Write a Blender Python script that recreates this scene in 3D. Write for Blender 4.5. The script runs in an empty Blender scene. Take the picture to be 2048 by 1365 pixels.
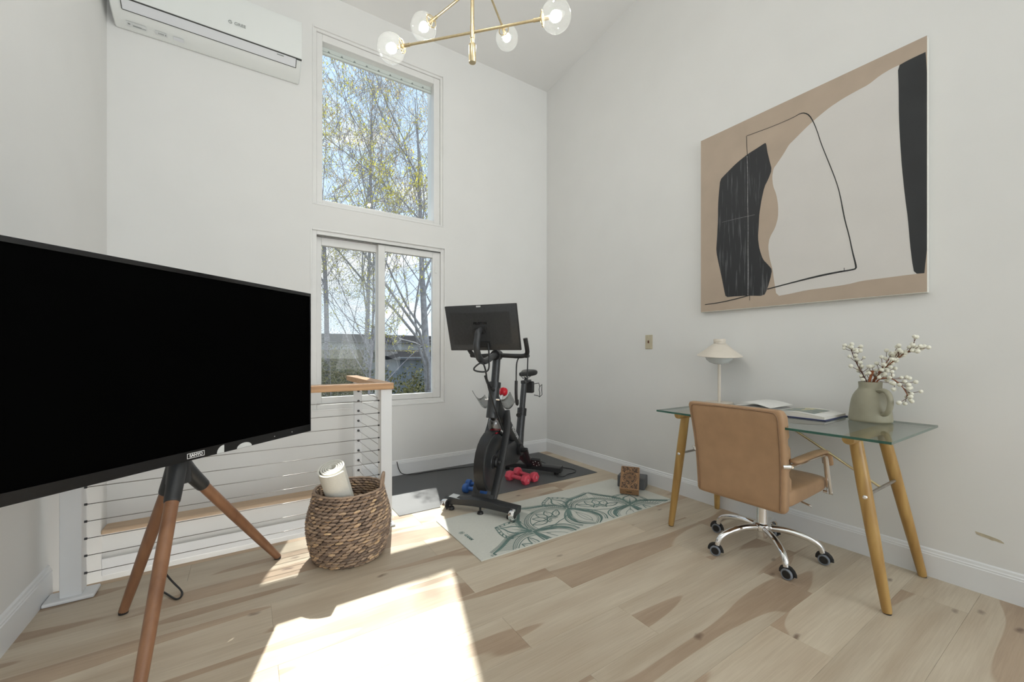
import bpy, math, random
from mathutils import Vector, Matrix, Euler

# ------------------------------------------------------------------ camera, world, sun, exposure
scene = bpy.context.scene
COL = scene.collection
YAW = math.atan(529 / 812.0)
cam_data = bpy.data.cameras.new('camera')
cam_data.sensor_fit = 'HORIZONTAL'
cam_data.sensor_width = 36.0
cam_data.lens = 812.0 / 2048.0 * 36.0
cam_data.shift_y = 24.5 / 2048.0
cam_data.clip_start = 0.02
cam_data.clip_end = 500
cam = bpy.data.objects.new('camera', cam_data)
cam.location = (0, 0, 1.15)
cam.rotation_euler = (math.pi / 2, 0, -YAW)
COL.objects.link(cam)
scene.camera = cam

scene.view_settings.view_transform = 'Standard'
scene.view_settings.look = 'None'
scene.view_settings.gamma = 1.0
scene.view_settings.use_curve_mapping = False
scene.view_settings.exposure = -0.07

SKY_STRENGTH = 1.35
SUN_STRENGTH = 10.5
REAR_FILL = 145.0
SIDE_FILL = 38.0
STAIR_FILL = 22.0

world = bpy.data.worlds.new('sky')
scene.world = world
world.use_nodes = True
wn, wl = world.node_tree.nodes, world.node_tree.links
wn.clear()
w_out = wn.new('ShaderNodeOutputWorld')
w_bg = wn.new('ShaderNodeBackground')
w_tc = wn.new('ShaderNodeTexCoord')
w_map = wn.new('ShaderNodeMapping')
w_map.inputs['Scale'].default_value = (1.0, 1.0, 2.6)
w_no = wn.new('ShaderNodeTexNoise')
w_no.inputs['Scale'].default_value = 4.5
w_no.inputs['Detail'].default_value = 7
w_no.inputs['Roughness'].default_value = 0.55
w_rp = wn.new('ShaderNodeValToRGB')
w_rp.color_ramp.elements[0].position = 0.50
w_rp.color_ramp.elements[1].position = 0.64
w_sep = wn.new('ShaderNodeSeparateXYZ')
w_gr = wn.new('ShaderNodeValToRGB')
w_gr.color_ramp.elements[0].position = 0.0
w_gr.color_ramp.elements[0].color = (0.74, 0.85, 0.96, 1)
w_gr.color_ramp.elements[1].position = 0.7
w_gr.color_ramp.elements[1].color = (0.52, 0.71, 0.97, 1)
w_mix = wn.new('ShaderNodeMixRGB')
w_mix.inputs['Color2'].default_value = (0.97, 0.975, 0.99, 1)
wl.new(w_tc.outputs['Generated'], w_map.inputs['Vector'])
wl.new(w_map.outputs['Vector'], w_no.inputs['Vector'])
wl.new(w_no.outputs['Fac'], w_rp.inputs['Fac'])
wl.new(w_tc.outputs['Generated'], w_sep.inputs['Vector'])
wl.new(w_sep.outputs['Z'], w_gr.inputs['Fac'])
wl.new(w_rp.outputs['Color'], w_mix.inputs['Fac'])
wl.new(w_gr.outputs['Color'], w_mix.inputs['Color1'])
wl.new(w_mix.outputs['Color'], w_bg.inputs['Color'])
w_bg.inputs['Strength'].default_value = SKY_STRENGTH
wl.new(w_bg.outputs['Background'], w_out.inputs['Surface'])

sun_data = bpy.data.lights.new('sun', 'SUN')
sun_data.energy = SUN_STRENGTH
sun_data.angle = math.radians(0.6)
sun_data.color = (1.0, 0.96, 0.90)
sun = bpy.data.objects.new('sun', sun_data)
sun_dir = Vector((-0.322, -1.0, -1.349)).normalized()
sun.rotation_euler = sun_dir.to_track_quat('-Z', 'Y').to_euler()
sun.location = (4, 12, 14)
COL.objects.link(sun)


def area_light(name, loc, direction, sx, sy, energy, color):
    d = bpy.data.lights.new(name, 'AREA')
    d.shape = 'RECTANGLE'
    d.size, d.size_y = sx, sy
    d.energy = energy
    d.color = color
    o = bpy.data.objects.new(name, d)
    o.location = loc
    o.rotation_euler = Vector(direction).to_track_quat('-Z', 'Y').to_euler()
    COL.objects.link(o)
    return o


XR_LIGHT = 2.72
# unseen fill lamps added behind the camera to brighten walls and ceiling
area_light('fill_rear', (1.08, -5.6, 1.9), (0, 0.75, 1), 3.2, 3.0, REAR_FILL, (0.94, 0.98, 1.0))
area_light('fill_side', (XR_LIGHT, -2.6, 1.9), (-1, 0.75, 0.35), 2.0, 2.4, SIDE_FILL, (0.94, 0.98, 1.0))

# hidden fill lamp added down the stairwell to lift its dark walls
area_light('fill_stairwell', (-0.05, 3.22, -2.3), (0, 0.12, 1), 1.3, 0.6, STAIR_FILL, (1.0, 0.98, 0.94))

R = math.radians
rnd = random.Random(7)

# ------------------------------------------------------------------ materials


def new_mat(name):
    m = bpy.data.materials.new(name)
    m.use_nodes = True
    nt = m.node_tree
    return m, nt, nt.nodes, nt.links, nt.nodes['Principled BSDF']


def mat(name, color, rough=0.5, metal=0.0, noise=0.05, scale=30.0, spec=0.5, bump=0.0, stretch=(1, 1, 1), coat=0.0):
    """principled with a procedural mottling of the colour"""
    m, nt, n, l, b = new_mat(name)
    b.inputs['Roughness'].default_value = rough
    b.inputs['Metallic'].default_value = metal
    b.inputs['Specular IOR Level'].default_value = spec
    b.inputs['Coat Weight'].default_value = coat
    tc = n.new('ShaderNodeTexCoord')
    mp = n.new('ShaderNodeMapping')
    mp.inputs['Scale'].default_value = stretch
    no = n.new('ShaderNodeTexNoise')
    no.inputs['Scale'].default_value = scale
    no.inputs['Detail'].default_value = 4
    rp = n.new('ShaderNodeValToRGB')
    lo = [max(0, c * (1 - noise)) for c in color]
    hi = [min(1, c * (1 + noise)) for c in color]
    rp.color_ramp.elements[0].position = 0.3
    rp.color_ramp.elements[0].color = (*lo, 1)
    rp.color_ramp.elements[1].position = 0.7
    rp.color_ramp.elements[1].color = (*hi, 1)
    l.new(tc.outputs['Object'], mp.inputs['Vector'])
    l.new(mp.outputs['Vector'], no.inputs['Vector'])
    l.new(no.outputs['Fac'], rp.inputs['Fac'])
    l.new(rp.outputs['Color'], b.inputs['Base Color'])
    if bump:
        bp = n.new('ShaderNodeBump')
        bp.inputs['Strength'].default_value = bump
        bp.inputs['Distance'].default_value = 0.002
        l.new(no.outputs['Fac'], bp.inputs['Height'])
        l.new(bp.outputs['Normal'], b.inputs['Normal'])
    return m


def glassy(name, tint=(1, 1, 1), ior=1.45, gloss=0.02, boost=1.0):
    """clear pane: transparent body with a Fresnel surface reflection"""
    m, nt, n, l, b = new_mat(name)
    n.remove(b)
    out = n['Material Output']
    tr = n.new('ShaderNodeBsdfTransparent')
    tr.inputs['Color'].default_value = (*tint, 1)
    gl = n.new('ShaderNodeBsdfGlossy')
    gl.inputs['Roughness'].default_value = gloss
    fr = n.new('ShaderNodeLayerWeight')
    fr.inputs['Blend'].default_value = 0.5
    pw = n.new('ShaderNodeMath')
    pw.operation = 'POWER'
    pw.inputs[1].default_value = 4.0
    mu = n.new('ShaderNodeMath')
    mu.operation = 'MULTIPLY_ADD'
    f0 = ((ior - 1) / (ior + 1)) ** 2 * boost
    mu.inputs[1].default_value = min(0.9, boost) * (1 - f0)
    mu.inputs[2].default_value = f0
    mu.use_clamp = True
    l.new(fr.outputs['Facing'], pw.inputs[0])
    l.new(pw.outputs['Value'], mu.inputs[0])
    mx = n.new('ShaderNodeMixShader')
    l.new(mu.outputs['Value'], mx.inputs['Fac'])
    l.new(tr.outputs['BSDF'], mx.inputs[1])
    l.new(gl.outputs['BSDF'], mx.inputs[2])
    l.new(mx.outputs['Shader'], out.inputs['Surface'])
    return m


def hazy_glass(name, haze):
    m = glassy(name, (0.96, 0.97, 0.96), 1.5, 0.03, 1.3)
    n, l = m.node_tree.nodes, m.node_tree.links
    out = n['Material Output']
    src = out.inputs['Surface'].links[0].from_socket
    tl = n.new('ShaderNodeBsdfTranslucent')
    tl.inputs['Color'].default_value = (0.95, 0.96, 0.93, 1)
    tc = n.new('ShaderNodeTexCoord')
    no = n.new('ShaderNodeTexNoise')
    no.inputs['Scale'].default_value = 14
    mr = n.new('ShaderNodeMapRange')
    mr.inputs['To Min'].default_value = haze * 0.6
    mr.inputs['To Max'].default_value = haze * 1.4
    mx = n.new('ShaderNodeMixShader')
    l.new(tc.outputs['Object'], no.inputs['Vector'])
    l.new(no.outputs['Fac'], mr.inputs['Value'])
    l.new(mr.outputs['Result'], mx.inputs['Fac'])
    l.new(src, mx.inputs[1])
    l.new(tl.outputs['BSDF'], mx.inputs[2])
    l.new(mx.outputs['Shader'], out.inputs['Surface'])
    return m


def emit(name, color, strength):
    m, nt, n, l, b = new_mat(name)
    n.remove(b)
    e = n.new('ShaderNodeEmission')
    e.inputs['Color'].default_value = (*color, 1)
    e.inputs['Strength'].default_value = strength
    l.new(e.outputs['Emission'], n['Material Output'].inputs['Surface'])
    return m


def wood(name, light, dark, scale=(2, 30, 30), rough=0.45, bands=0.5):
    m, nt, n, l, b = new_mat(name)
    b.inputs['Roughness'].default_value = rough
    tc = n.new('ShaderNodeTexCoord')
    oi = n.new('ShaderNodeObjectInfo')
    ad = n.new('ShaderNodeVectorMath')
    ad.operation = 'ADD'
    cmb = n.new('ShaderNodeCombineXYZ')
    mu = n.new('ShaderNodeMath')
    mu.operation = 'MULTIPLY'
    mu.inputs[1].default_value = 40
    mp = n.new('ShaderNodeMapping')
    mp.inputs['Scale'].default_value = scale
    no = n.new('ShaderNodeTexNoise')
    no.inputs['Scale'].default_value = 1.0
    no.inputs['Detail'].default_value = 6
    no.inputs['Distortion'].default_value = 0.6
    rp = n.new('ShaderNodeValToRGB')
    rp.color_ramp.elements[0].position = 0.5 - bands * 0.4
    rp.color_ramp.elements[0].color = (*dark, 1)
    rp.color_ramp.elements[1].position = 0.5 + bands * 0.3
    rp.color_ramp.elements[1].color = (*light, 1)
    l.new(oi.outputs['Random'], mu.inputs[0])
    l.new(mu.outputs['Value'], cmb.inputs['X'])
    l.new(tc.outputs['Object'], ad.inputs[0])
    l.new(cmb.outputs['Vector'], ad.inputs[1])
    l.new(ad.outputs['Vector'], mp.inputs['Vector'])
    l.new(mp.outputs['Vector'], no.inputs['Vector'])
    l.new(no.outputs['Fac'], rp.inputs['Fac'])
    l.new(rp.outputs['Color'], b.inputs['Base Color'])
    return m


def plank_material():
    m, nt, n, l, b = new_mat('floor_planks')
    b.inputs['Roughness'].default_value = 0.42
    b.inputs['Specular IOR Level'].default_value = 0.35
    tc = n.new('ShaderNodeTexCoord')
    oi = n.new('ShaderNodeObjectInfo')
    cmb = n.new('ShaderNodeCombineXYZ')
    mu = n.new('ShaderNodeMath')
    mu.operation = 'MULTIPLY'
    mu.inputs[1].default_value = 53.0
    ad = n.new('ShaderNodeVectorMath')
    ad.operation = 'ADD'
    l.new(oi.outputs['Random'], mu.inputs[0])
    l.new(mu.outputs['Value'], cmb.inputs['X'])
    l.new(mu.outputs['Value'], cmb.inputs['Z'])
    l.new(tc.outputs['Object'], ad.inputs[0])
    l.new(cmb.outputs['Vector'], ad.inputs[1])

    def noise(sc, detail, dist=0.0):
        mp = n.new('ShaderNodeMapping')
        mp.inputs['Scale'].default_value = sc
        no = n.new('ShaderNodeTexNoise')
        no.inputs['Scale'].default_value = 1.0
        no.inputs['Detail'].default_value = detail
        no.inputs['Distortion'].default_value = dist
        l.new(ad.outputs['Vector'], mp.inputs['Vector'])
        l.new(mp.outputs['Vector'], no.inputs['Vector'])
        return no

    # heartwood band: sharp wavy border running along the plank
    band = noise((0.85, 7.0, 1), 0.6)
    rb = n.new('ShaderNodeValToRGB')
    rb.color_ramp.elements[0].position = 0.545
    rb.color_ramp.elements[1].position = 0.557
    l.new(band.outputs['Fac'], rb.inputs['Fac'])
    # soft tone drift, grain
    drift = noise((1.3, 9, 1), 3)
    rl = n.new('ShaderNodeValToRGB')
    rl.color_ramp.elements[0].position = 0.3
    rl.color_ramp.elements[0].color = (0.52, 0.425, 0.315, 1)
    rl.color_ramp.elements[1].position = 0.62
    rl.color_ramp.elements[1].color = (0.63, 0.545, 0.425, 1)
    l.new(drift.outputs['Fac'], rl.inputs['Fac'])
    rd = n.new('ShaderNodeValToRGB')
    rd.color_ramp.elements[0].position = 0.3
    rd.color_ramp.elements[0].color = (0.39, 0.285, 0.20, 1)
    rd.color_ramp.elements[1].position = 0.65
    rd.color_ramp.elements[1].color = (0.49, 0.375, 0.27, 1)
    l.new(drift.outputs['Fac'], rd.inputs['Fac'])
    mx = n.new('ShaderNodeMixRGB')
    l.new(rb.outputs['Color'], mx.inputs['Fac'])
    l.new(rl.outputs['Color'], mx.inputs['Color1'])
    l.new(rd.outputs['Color'], mx.inputs['Color2'])
    grain = noise((5, 140, 1), 3, 0.8)
    rg = n.new('ShaderNodeValToRGB')
    rg.color_ramp.elements[0].position = 0.25
    rg.color_ramp.elements[0].color = (0.9, 0.88, 0.86, 1)
    rg.color_ramp.elements[1].position = 0.7
    rg.color_ramp.elements[1].color = (1.03, 1.03, 1.03, 1)
    l.new(grain.outputs['Fac'], rg.inputs['Fac'])
    m2 = n.new('ShaderNodeMixRGB')
    m2.blend_type = 'MULTIPLY'
    m2.inputs['Fac'].default_value = 1
    l.new(mx.outputs['Color'], m2.inputs['Color1'])
    l.new(rg.outputs['Color'], m2.inputs['Color2'])
    # knots
    mpk = n.new('ShaderNodeMapping')
    mpk.inputs['Scale'].default_value = (3.2, 7.0, 0.0)
    wob = noise((18, 18, 1), 2)
    wsc = n.new('ShaderNodeVectorMath')
    wsc.operation = 'SCALE'
    wsc.inputs['Scale'].default_value = 0.03
    wad = n.new('ShaderNodeVectorMath')
    wad.operation = 'ADD'
    l.new(wob.outputs['Color'], wsc.inputs[0])
    l.new(ad.outputs['Vector'], wad.inputs[0])
    l.new(wsc.outputs['Vector'], wad.inputs[1])
    vo = n.new('ShaderNodeTexVoronoi')
    vo.inputs['Scale'].default_value = 1.0
    l.new(wad.outputs['Vector'], mpk.inputs['Vector'])
    l.new(mpk.outputs['Vector'], vo.inputs['Vector'])
    rk = n.new('ShaderNodeValToRGB')
    rk.color_ramp.elements[0].position = 0.035
    rk.color_ramp.elements[0].color = (0.85, 0.85, 0.85, 1)
    rk.color_ramp.elements[1].position = 0.115
    rk.color_ramp.elements[1].color = (0, 0, 0, 1)
    l.new(vo.outputs['Distance'], rk.inputs['Fac'])
    # only some cells carry a knot
    sepc = n.new('ShaderNodeSeparateColor')
    l.new(vo.outputs['Color'], sepc.inputs['Color'])
    gt = n.new('ShaderNodeMath')
    gt.operation = 'GREATER_THAN'
    gt.inputs[1].default_value = 0.35
    l.new(sepc.outputs['Red'], gt.inputs[0])
    mk = n.new('ShaderNodeMath')
    mk.operation = 'MULTIPLY'
    l.new(rk.outputs['Color'], mk.inputs[0])
    l.new(gt.outputs['Value'], mk.inputs[1])
    m3 = n.new('ShaderNodeMixRGB')
    m3.inputs['Color2'].default_value = (0.16, 0.105, 0.075, 1)
    l.new(mk.outputs['Value'], m3.inputs['Fac'])
    l.new(m2.outputs['Color'], m3.inputs['Color1'])
    # overall plank to plank difference
    hsv = n.new('ShaderNodeHueSaturation')
    mr = n.new('ShaderNodeMapRange')
    mr.inputs['To Min'].default_value = 0.93
    mr.inputs['To Max'].default_value = 1.06
    l.new(oi.outputs['Random'], mr.inputs['Value'])
    l.new(mr.outputs['Result'], hsv.inputs['Value'])
    l.new(m3.outputs['Color'], hsv.inputs['Color'])
    l.new(hsv.outputs['Color'], b.inputs['Base Color'])
    return m


M = {}
M['wall'] = mat('wall_paint', (0.80, 0.795, 0.775), 0.75, noise=0.012, scale=3, spec=0.25)
M['ceiling'] = mat('ceiling_paint', (0.82, 0.815, 0.80), 0.8, noise=0.01, scale=2, spec=0.2)
M['trim'] = mat('trim_paint', (0.82, 0.825, 0.83), 0.4, noise=0.012, scale=6)
M['vinyl'] = mat('window_vinyl', (0.80, 0.795, 0.775), 0.35, noise=0.02, scale=9)
M['plank'] = plank_material()
M['subfloor'] = mat('subfloor', (0.42, 0.34, 0.26), 0.8)
M['oak'] = wood('oak_handrail', (0.62, 0.36, 0.18), (0.46, 0.25, 0.115), (3, 60, 60), 0.4)
M['nosing'] = wood('nosing_wood', (0.60, 0.45, 0.31), (0.50, 0.35, 0.23), (2, 40, 40), 0.5)
M['walnut'] = wood('tripod_wood', (0.31, 0.155, 0.082), (0.20, 0.092, 0.048), (16, 16, 2.5), 0.32)
M['beech'] = wood('trestle_wood', (0.54, 0.34, 0.115), (0.36, 0.20, 0.06), (22, 22, 2.0), 0.35)
M['pane'] = glassy('window_glass', (0.97, 0.99, 0.985), 1.4, 0.0, 0.6)
M['globe'] = hazy_glass('globe_glass', 0.011)
M['deskglass'] = glassy('desk_glass', (0.90, 0.955, 0.935), 1.5, 0.01, 1.7)
M['deskedge'] = mat('desk_glass_edge', (0.02, 0.10, 0.07), 0.12, noise=0.2, scale=20, coat=0.5)
M['brass'] = mat('brushed_brass', (0.72, 0.60, 0.38), 0.30, 1.0, noise=0.08, scale=60)
M['chrome'] = mat('chrome', (0.88, 0.88, 0.89), 0.07, 1.0, noise=0.02)
M['steel'] = mat('steel_cable', (0.42, 0.40, 0.38), 0.35, 0.9, noise=0.1)
M['bulb'] = emit('bulb_glow', (1.0, 0.975, 0.93), 205.0)
M['whitepl'] = mat('white_plastic', (0.80, 0.82, 0.80), 0.38, noise=0.01, scale=4)
M['flap'] = mat('flap_plastic', (0.76, 0.775, 0.80), 0.3, noise=0.01, scale=4)
M['gap'] = mat('dark_gap', (0.06, 0.065, 0.06), 0.8)
M['greytext'] = mat('grey_print', (0.28, 0.30, 0.29), 0.5)
M['sticker'] = mat('paper_sticker', (0.70, 0.72, 0.72), 0.6, noise=0.04)
M['blackpl'] = mat('black_plastic', (0.018, 0.018, 0.019), 0.42, noise=0.15)
M['blackmetal'] = mat('black_powder_coat', (0.028, 0.029, 0.031), 0.38, 0.0, noise=0.1, scale=80)
M['greymetal'] = mat('charcoal_satin', (0.052, 0.054, 0.057), 0.36, 0.25, noise=0.1, scale=60)
M['gloss'] = mat('gloss_black_bezel', (0.012, 0.012, 0.013), 0.16, noise=0.1)
M['screen'] = mat('dark_screen', (0.0005, 0.0005, 0.0005), 0.55, noise=0.05, spec=0.02)
M['whiteprint'] = mat('white_print', (0.80, 0.80, 0.80), 0.5)
M['leather'] = mat('tan_leatherette', (0.43, 0.265, 0.15), 0.46, noise=0.06, scale=14, bump=0.15)
M['leatherdk'] = mat('tan_leatherette_piping', (0.27, 0.16, 0.09), 0.5, noise=0.08)
M['casterlight'] = mat('caster_tread', (0.20, 0.22, 0.25), 0.5)
M['rubbermat'] = mat('black_rubber_mat', (0.10, 0.102, 0.105), 0.55, noise=0.3, scale=260, bump=0.4)
M['yoga'] = mat('yoga_mat_grey', (0.66, 0.66, 0.60), 0.7, noise=0.03, scale=90, bump=0.1)
M['yogaprint'] = mat('yoga_print_green', (0.135, 0.215, 0.195), 0.65, noise=0.22, scale=5)
M['matwhite'] = mat('white_foam_mat', (0.80, 0.775, 0.70), 0.75, noise=0.03, scale=120, bump=0.1)
M['pink'] = mat('coral_neoprene', (0.78, 0.085, 0.13), 0.5, noise=0.06)
M['blue'] = mat('blue_neoprene', (0.035, 0.13, 0.42), 0.5, noise=0.06)
M['red'] = mat('red_plastic', (0.72, 0.012, 0.03), 0.25, noise=0.05)
M['cork'] = mat('cork', (0.40, 0.225, 0.115), 0.75, noise=0.30, scale=160, bump=0.3)
M['corkprint'] = mat('cork_print', (0.055, 0.038, 0.03), 0.7, noise=0.1)
M['foam'] = mat('grey_foam', (0.13, 0.135, 0.14), 0.7, noise=0.12, scale=200)
M['clear'] = glassy('clear_plastic', (0.72, 0.73, 0.73), 1.45, 0.12, 1.6)
M['clearshroud'] = glassy('smoked_shroud', (0.55, 0.53, 0.53), 1.5, 0.15, 3.2)
M['cream'] = mat('cream_lamp_enamel', (0.72, 0.655, 0.565), 0.45, noise=0.02)
M['opal'] = mat('opal_glass', (0.66, 0.69, 0.69), 0.25, noise=0.02)
M['paper'] = mat('book_paper', (0.80, 0.79, 0.755), 0.7, noise=0.02)
M['paperedge'] = mat('book_page_edge', (0.72, 0.69, 0.62), 0.8, noise=0.10, scale=3, stretch=(1, 1, 300))
M['bookcover'] = mat('navy_book_cover', (0.018, 0.027, 0.105), 0.5)
M['berry'] = mat('white_berry', (0.82, 0.80, 0.68), 0.5, noise=0.05, scale=60)
M['twig'] = mat('brown_twig', (0.13, 0.055, 0.03), 0.6, noise=0.3, scale=60)
M['twigred'] = mat('rust_stem', (0.33, 0.105, 0.035), 0.65, noise=0.2, scale=40)
M['switchplate'] = mat('beige_switch_plate', (0.56, 0.50, 0.36), 0.5, noise=0.16, scale=60, stretch=(1, 4, 0.3))
M['scar'] = mat('bare_plaster', (0.52, 0.46, 0.34), 0.85, noise=0.12, scale=70)
M['canvas_side'] = mat('canvas_edge', (0.72, 0.715, 0.66), 0.8, noise=0.04, scale=60)
M['taupe'] = mat('paint_taupe', (0.48, 0.385, 0.30), 0.7, noise=0.06, scale=5)
M['paintwhite'] = mat('paint_offwhite', (0.70, 0.675, 0.645), 0.7, noise=0.02, scale=5)
M['paintline'] = mat('paint_line_black', (0.02, 0.022, 0.022), 0.6, noise=0.2)
M['paintscratch'] = mat('paint_line_pale', (0.30, 0.30, 0.30), 0.7, noise=0.4, scale=60)
M['cream_jug'] = None


def painted_black():
    m, nt, n, l, b = new_mat('paint_brushed_black')
    b.inputs['Roughness'].default_value = 0.6
    tc = n.new('ShaderNodeTexCoord')
    mp = n.new('ShaderNodeMapping')
    mp.inputs['Scale'].default_value = (1, 42, 2.6)
    no = n.new('ShaderNodeTexNoise')
    no.inputs['Scale'].default_value = 1.6
    no.inputs['Detail'].default_value = 5
    rp = n.new('ShaderNodeValToRGB')
    rp.color_ramp.elements[0].position = 0.55
    rp.color_ramp.elements[0].color = (0.022, 0.023, 0.026, 1)
    rp.color_ramp.elements[1].position = 0.80
    rp.color_ramp.elements[1].color = (0.17, 0.175, 0.18, 1)
    l.new(tc.outputs['Object'], mp.inputs['Vector'])
    l.new(mp.outputs['Vector'], no.inputs['Vector'])
    l.new(no.outputs['Fac'], rp.inputs['Fac'])
    l.new(rp.outputs['Color'], b.inputs['Base Color'])
    return m


M['brushblack'] = painted_black()
M['flatblack'] = mat('paint_flat_black', (0.026, 0.028, 0.030), 0.65, noise=0.12, scale=7)
M['jug'] = mat('sage_stoneware', (0.335, 0.315, 0.23), 0.5, noise=0.14, scale=9, bump=0.2)


def weave_material():
    m, nt, n, l, b = new_mat('water_hyacinth')
    b.inputs['Roughness'].default_value = 0.6
    ge = n.new('ShaderNodeNewGeometry')
    rp = n.new('ShaderNodeValToRGB')
    cr = rp.color_ramp
    cr.elements[0].position = 0.0
    cr.elements[0].color = (0.10, 0.072, 0.055, 1)
    cr.elements[1].position = 1.0
    cr.elements[1].color = (0.48, 0.335, 0.19, 1)
    e = cr.elements.new(0.55)
    e.color = (0.215, 0.155, 0.115, 1)
    e = cr.elements.new(0.9)
    e.color = (0.32, 0.225, 0.15, 1)
    tc = n.new('ShaderNodeTexCoord')
    no = n.new('ShaderNodeTexNoise')
    no.inputs['Scale'].default_value = 90
    mx = n.new('ShaderNodeMixRGB')
    mx.blend_type = 'MULTIPLY'
    mx.inputs['Fac'].default_value = 0.55
    l.new(ge.outputs['Random Per Island'], rp.inputs['Fac'])
    l.new(tc.outputs['Object'], no.inputs['Vector'])
    l.new(rp.outputs['Color'], mx.inputs['Color1'])
    l.new(no.outputs['Fac'], mx.inputs['Color2'])
    hs = n.new('ShaderNodeHueSaturation')
    hs.inputs['Value'].default_value = 2.5
    l.new(mx.outputs['Color'], hs.inputs['Color'])
    l.new(hs.outputs['Color'], b.inputs['Base Color'])
    return m


M['weave'] = weave_material()
M['basketin'] = mat('basket_lining_dark', (0.07, 0.05, 0.038), 0.8, noise=0.3, scale=60)


def picture_material():
    m, nt, n, l, b = new_mat('printed_picture')
    b.inputs['Roughness'].default_value = 0.4
    tc = n.new('ShaderNodeTexCoord')
    no = n.new('ShaderNodeTexNoise')
    no.inputs['Scale'].default_value = 9
    no.inputs['Detail'].default_value = 2
    no.inputs['Distortion'].default_value = 1.2
    rp = n.new('ShaderNodeValToRGB')
    cr = rp.color_ramp
    cr.elements[0].position = 0.3
    cr.elements[0].color = (0.16, 0.18, 0.16, 1)
    cr.elements[1].position = 0.75
    cr.elements[1].color = (0.28, 0.29, 0.25, 1)
    e = cr.elements.new(0.52)
    e.color = (0.22, 0.27, 0.25, 1)
    e = cr.elements.new(0.60)
    e.color = (0.62, 0.55, 0.30, 1)
    l.new(tc.outputs['Object'], no.inputs['Vector'])
    l.new(no.outputs['Fac'], rp.inputs['Fac'])
    l.new(rp.outputs['Color'], b.inputs['Base Color'])
    return m


M['picture'] = picture_material()


def screen_mesh_material():
    """fine insect mesh: see-through with pale threads"""
    m, nt, n, l, b = new_mat('insect_mesh')
    b.inputs['Base Color'].default_value = (0.30, 0.31, 0.30, 1)
    b.inputs['Roughness'].default_value = 0.6
    out = n['Material Output']
    tc = n.new('ShaderNodeTexCoord')
    mp = n.new('ShaderNodeMapping')
    mp.inputs['Scale'].default_value = (70, 1, 260)
    no = n.new('ShaderNodeTexNoise')
    no.inputs['Scale'].default_value = 1.0
    no.inputs['Detail'].default_value = 2
    rp = n.new('ShaderNodeValToRGB')
    rp.color_ramp.elements[0].position = 0.44
    rp.color_ramp.elements[0].color = (0.0, 0.0, 0.0, 1)
    rp.color_ramp.elements[1].position = 0.62
    rp.color_ramp.elements[1].color = (0.40, 0.40, 0.40, 1)
    tr = n.new('ShaderNodeBsdfTransparent')
    mx = n.new('ShaderNodeMixShader')
    l.new(tc.outputs['Object'], mp.inputs['Vector'])
    l.new(mp.outputs['Vector'], no.inputs['Vector'])
    l.new(no.outputs['Fac'], rp.inputs['Fac'])
    l.new(rp.outputs['Color'], mx.inputs['Fac'])
    l.new(tr.outputs['BSDF'], mx.inputs[1])
    l.new(b.outputs['BSDF'], mx.inputs[2])
    l.new(mx.outputs['Shader'], out.inputs['Surface'])
    return m


M['mesh'] = screen_mesh_material()
M['bark'] = mat('tree_bark', (0.30, 0.29, 0.30), 0.85, noise=0.3, scale=8)
M['bark2'] = mat('tree_bark_dark', (0.26, 0.24, 0.26), 0.85, noise=0.3, scale=8)


def leaf_material(name, c0, c1):
    m, nt, n, l, b = new_mat(name)
    b.inputs['Roughness'].default_value = 0.8
    b.inputs['Specular IOR Level'].default_value = 0.0
    ge = n.new('ShaderNodeNewGeometry')
    rp = n.new('ShaderNodeValToRGB')
    rp.color_ramp.elements[0].color = (*c0, 1)
    rp.color_ramp.elements[1].color = (*c1, 1)
    l.new(ge.outputs['Random Per Island'], rp.inputs['Fac'])
    l.new(rp.outputs['Color'], b.inputs['Base Color'])
    out = n['Material Output']
    tl = n.new('ShaderNodeBsdfTranslucent')
    l.new(rp.outputs['Color'], tl.inputs['Color'])
    mx = n.new('ShaderNodeMixShader')
    mx.inputs['Fac'].default_value = 0.5
    l.new(b.outputs['BSDF'], mx.inputs[1])
    l.new(tl.outputs['BSDF'], mx.inputs[2])
    l.new(mx.outputs['Shader'], out.inputs['Surface'])
    return m


M['bud'] = leaf_material('spring_buds', (0.42, 0.25, 0.17), (0.85, 0.68, 0.20))
M['leafy'] = leaf_material('spring_leaves', (0.48, 0.46, 0.10), (0.85, 0.76, 0.12))
M['bushleaf'] = leaf_material('shrub_leaves', (0.03, 0.04, 0.02), (0.24, 0.23, 0.11))
M['ground'] = mat('leaf_litter_ground', (0.055, 0.052, 0.042), 0.95, noise=0.55, scale=3, spec=0.0)
M['hill'] = mat('wooded_ridge', (0.05, 0.05, 0.05), 0.95, noise=0.45, scale=0.6)
M['siding'] = mat('pale_siding', (0.40, 0.39, 0.37), 0.8, noise=0.05, scale=2)
M['bluegrey'] = mat('bluegrey_siding', (0.20, 0.225, 0.25), 0.8, noise=0.15, scale=3)
M['shingle'] = mat('grey_shingle', (0.030, 0.030, 0.032), 0.9, noise=0.25, scale=8, spec=0.0)
M['darkwin'] = mat('far_window_glass', (0.05, 0.06, 0.07), 0.15, noise=0.1)

# ------------------------------------------------------------------ mesh helpers


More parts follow.
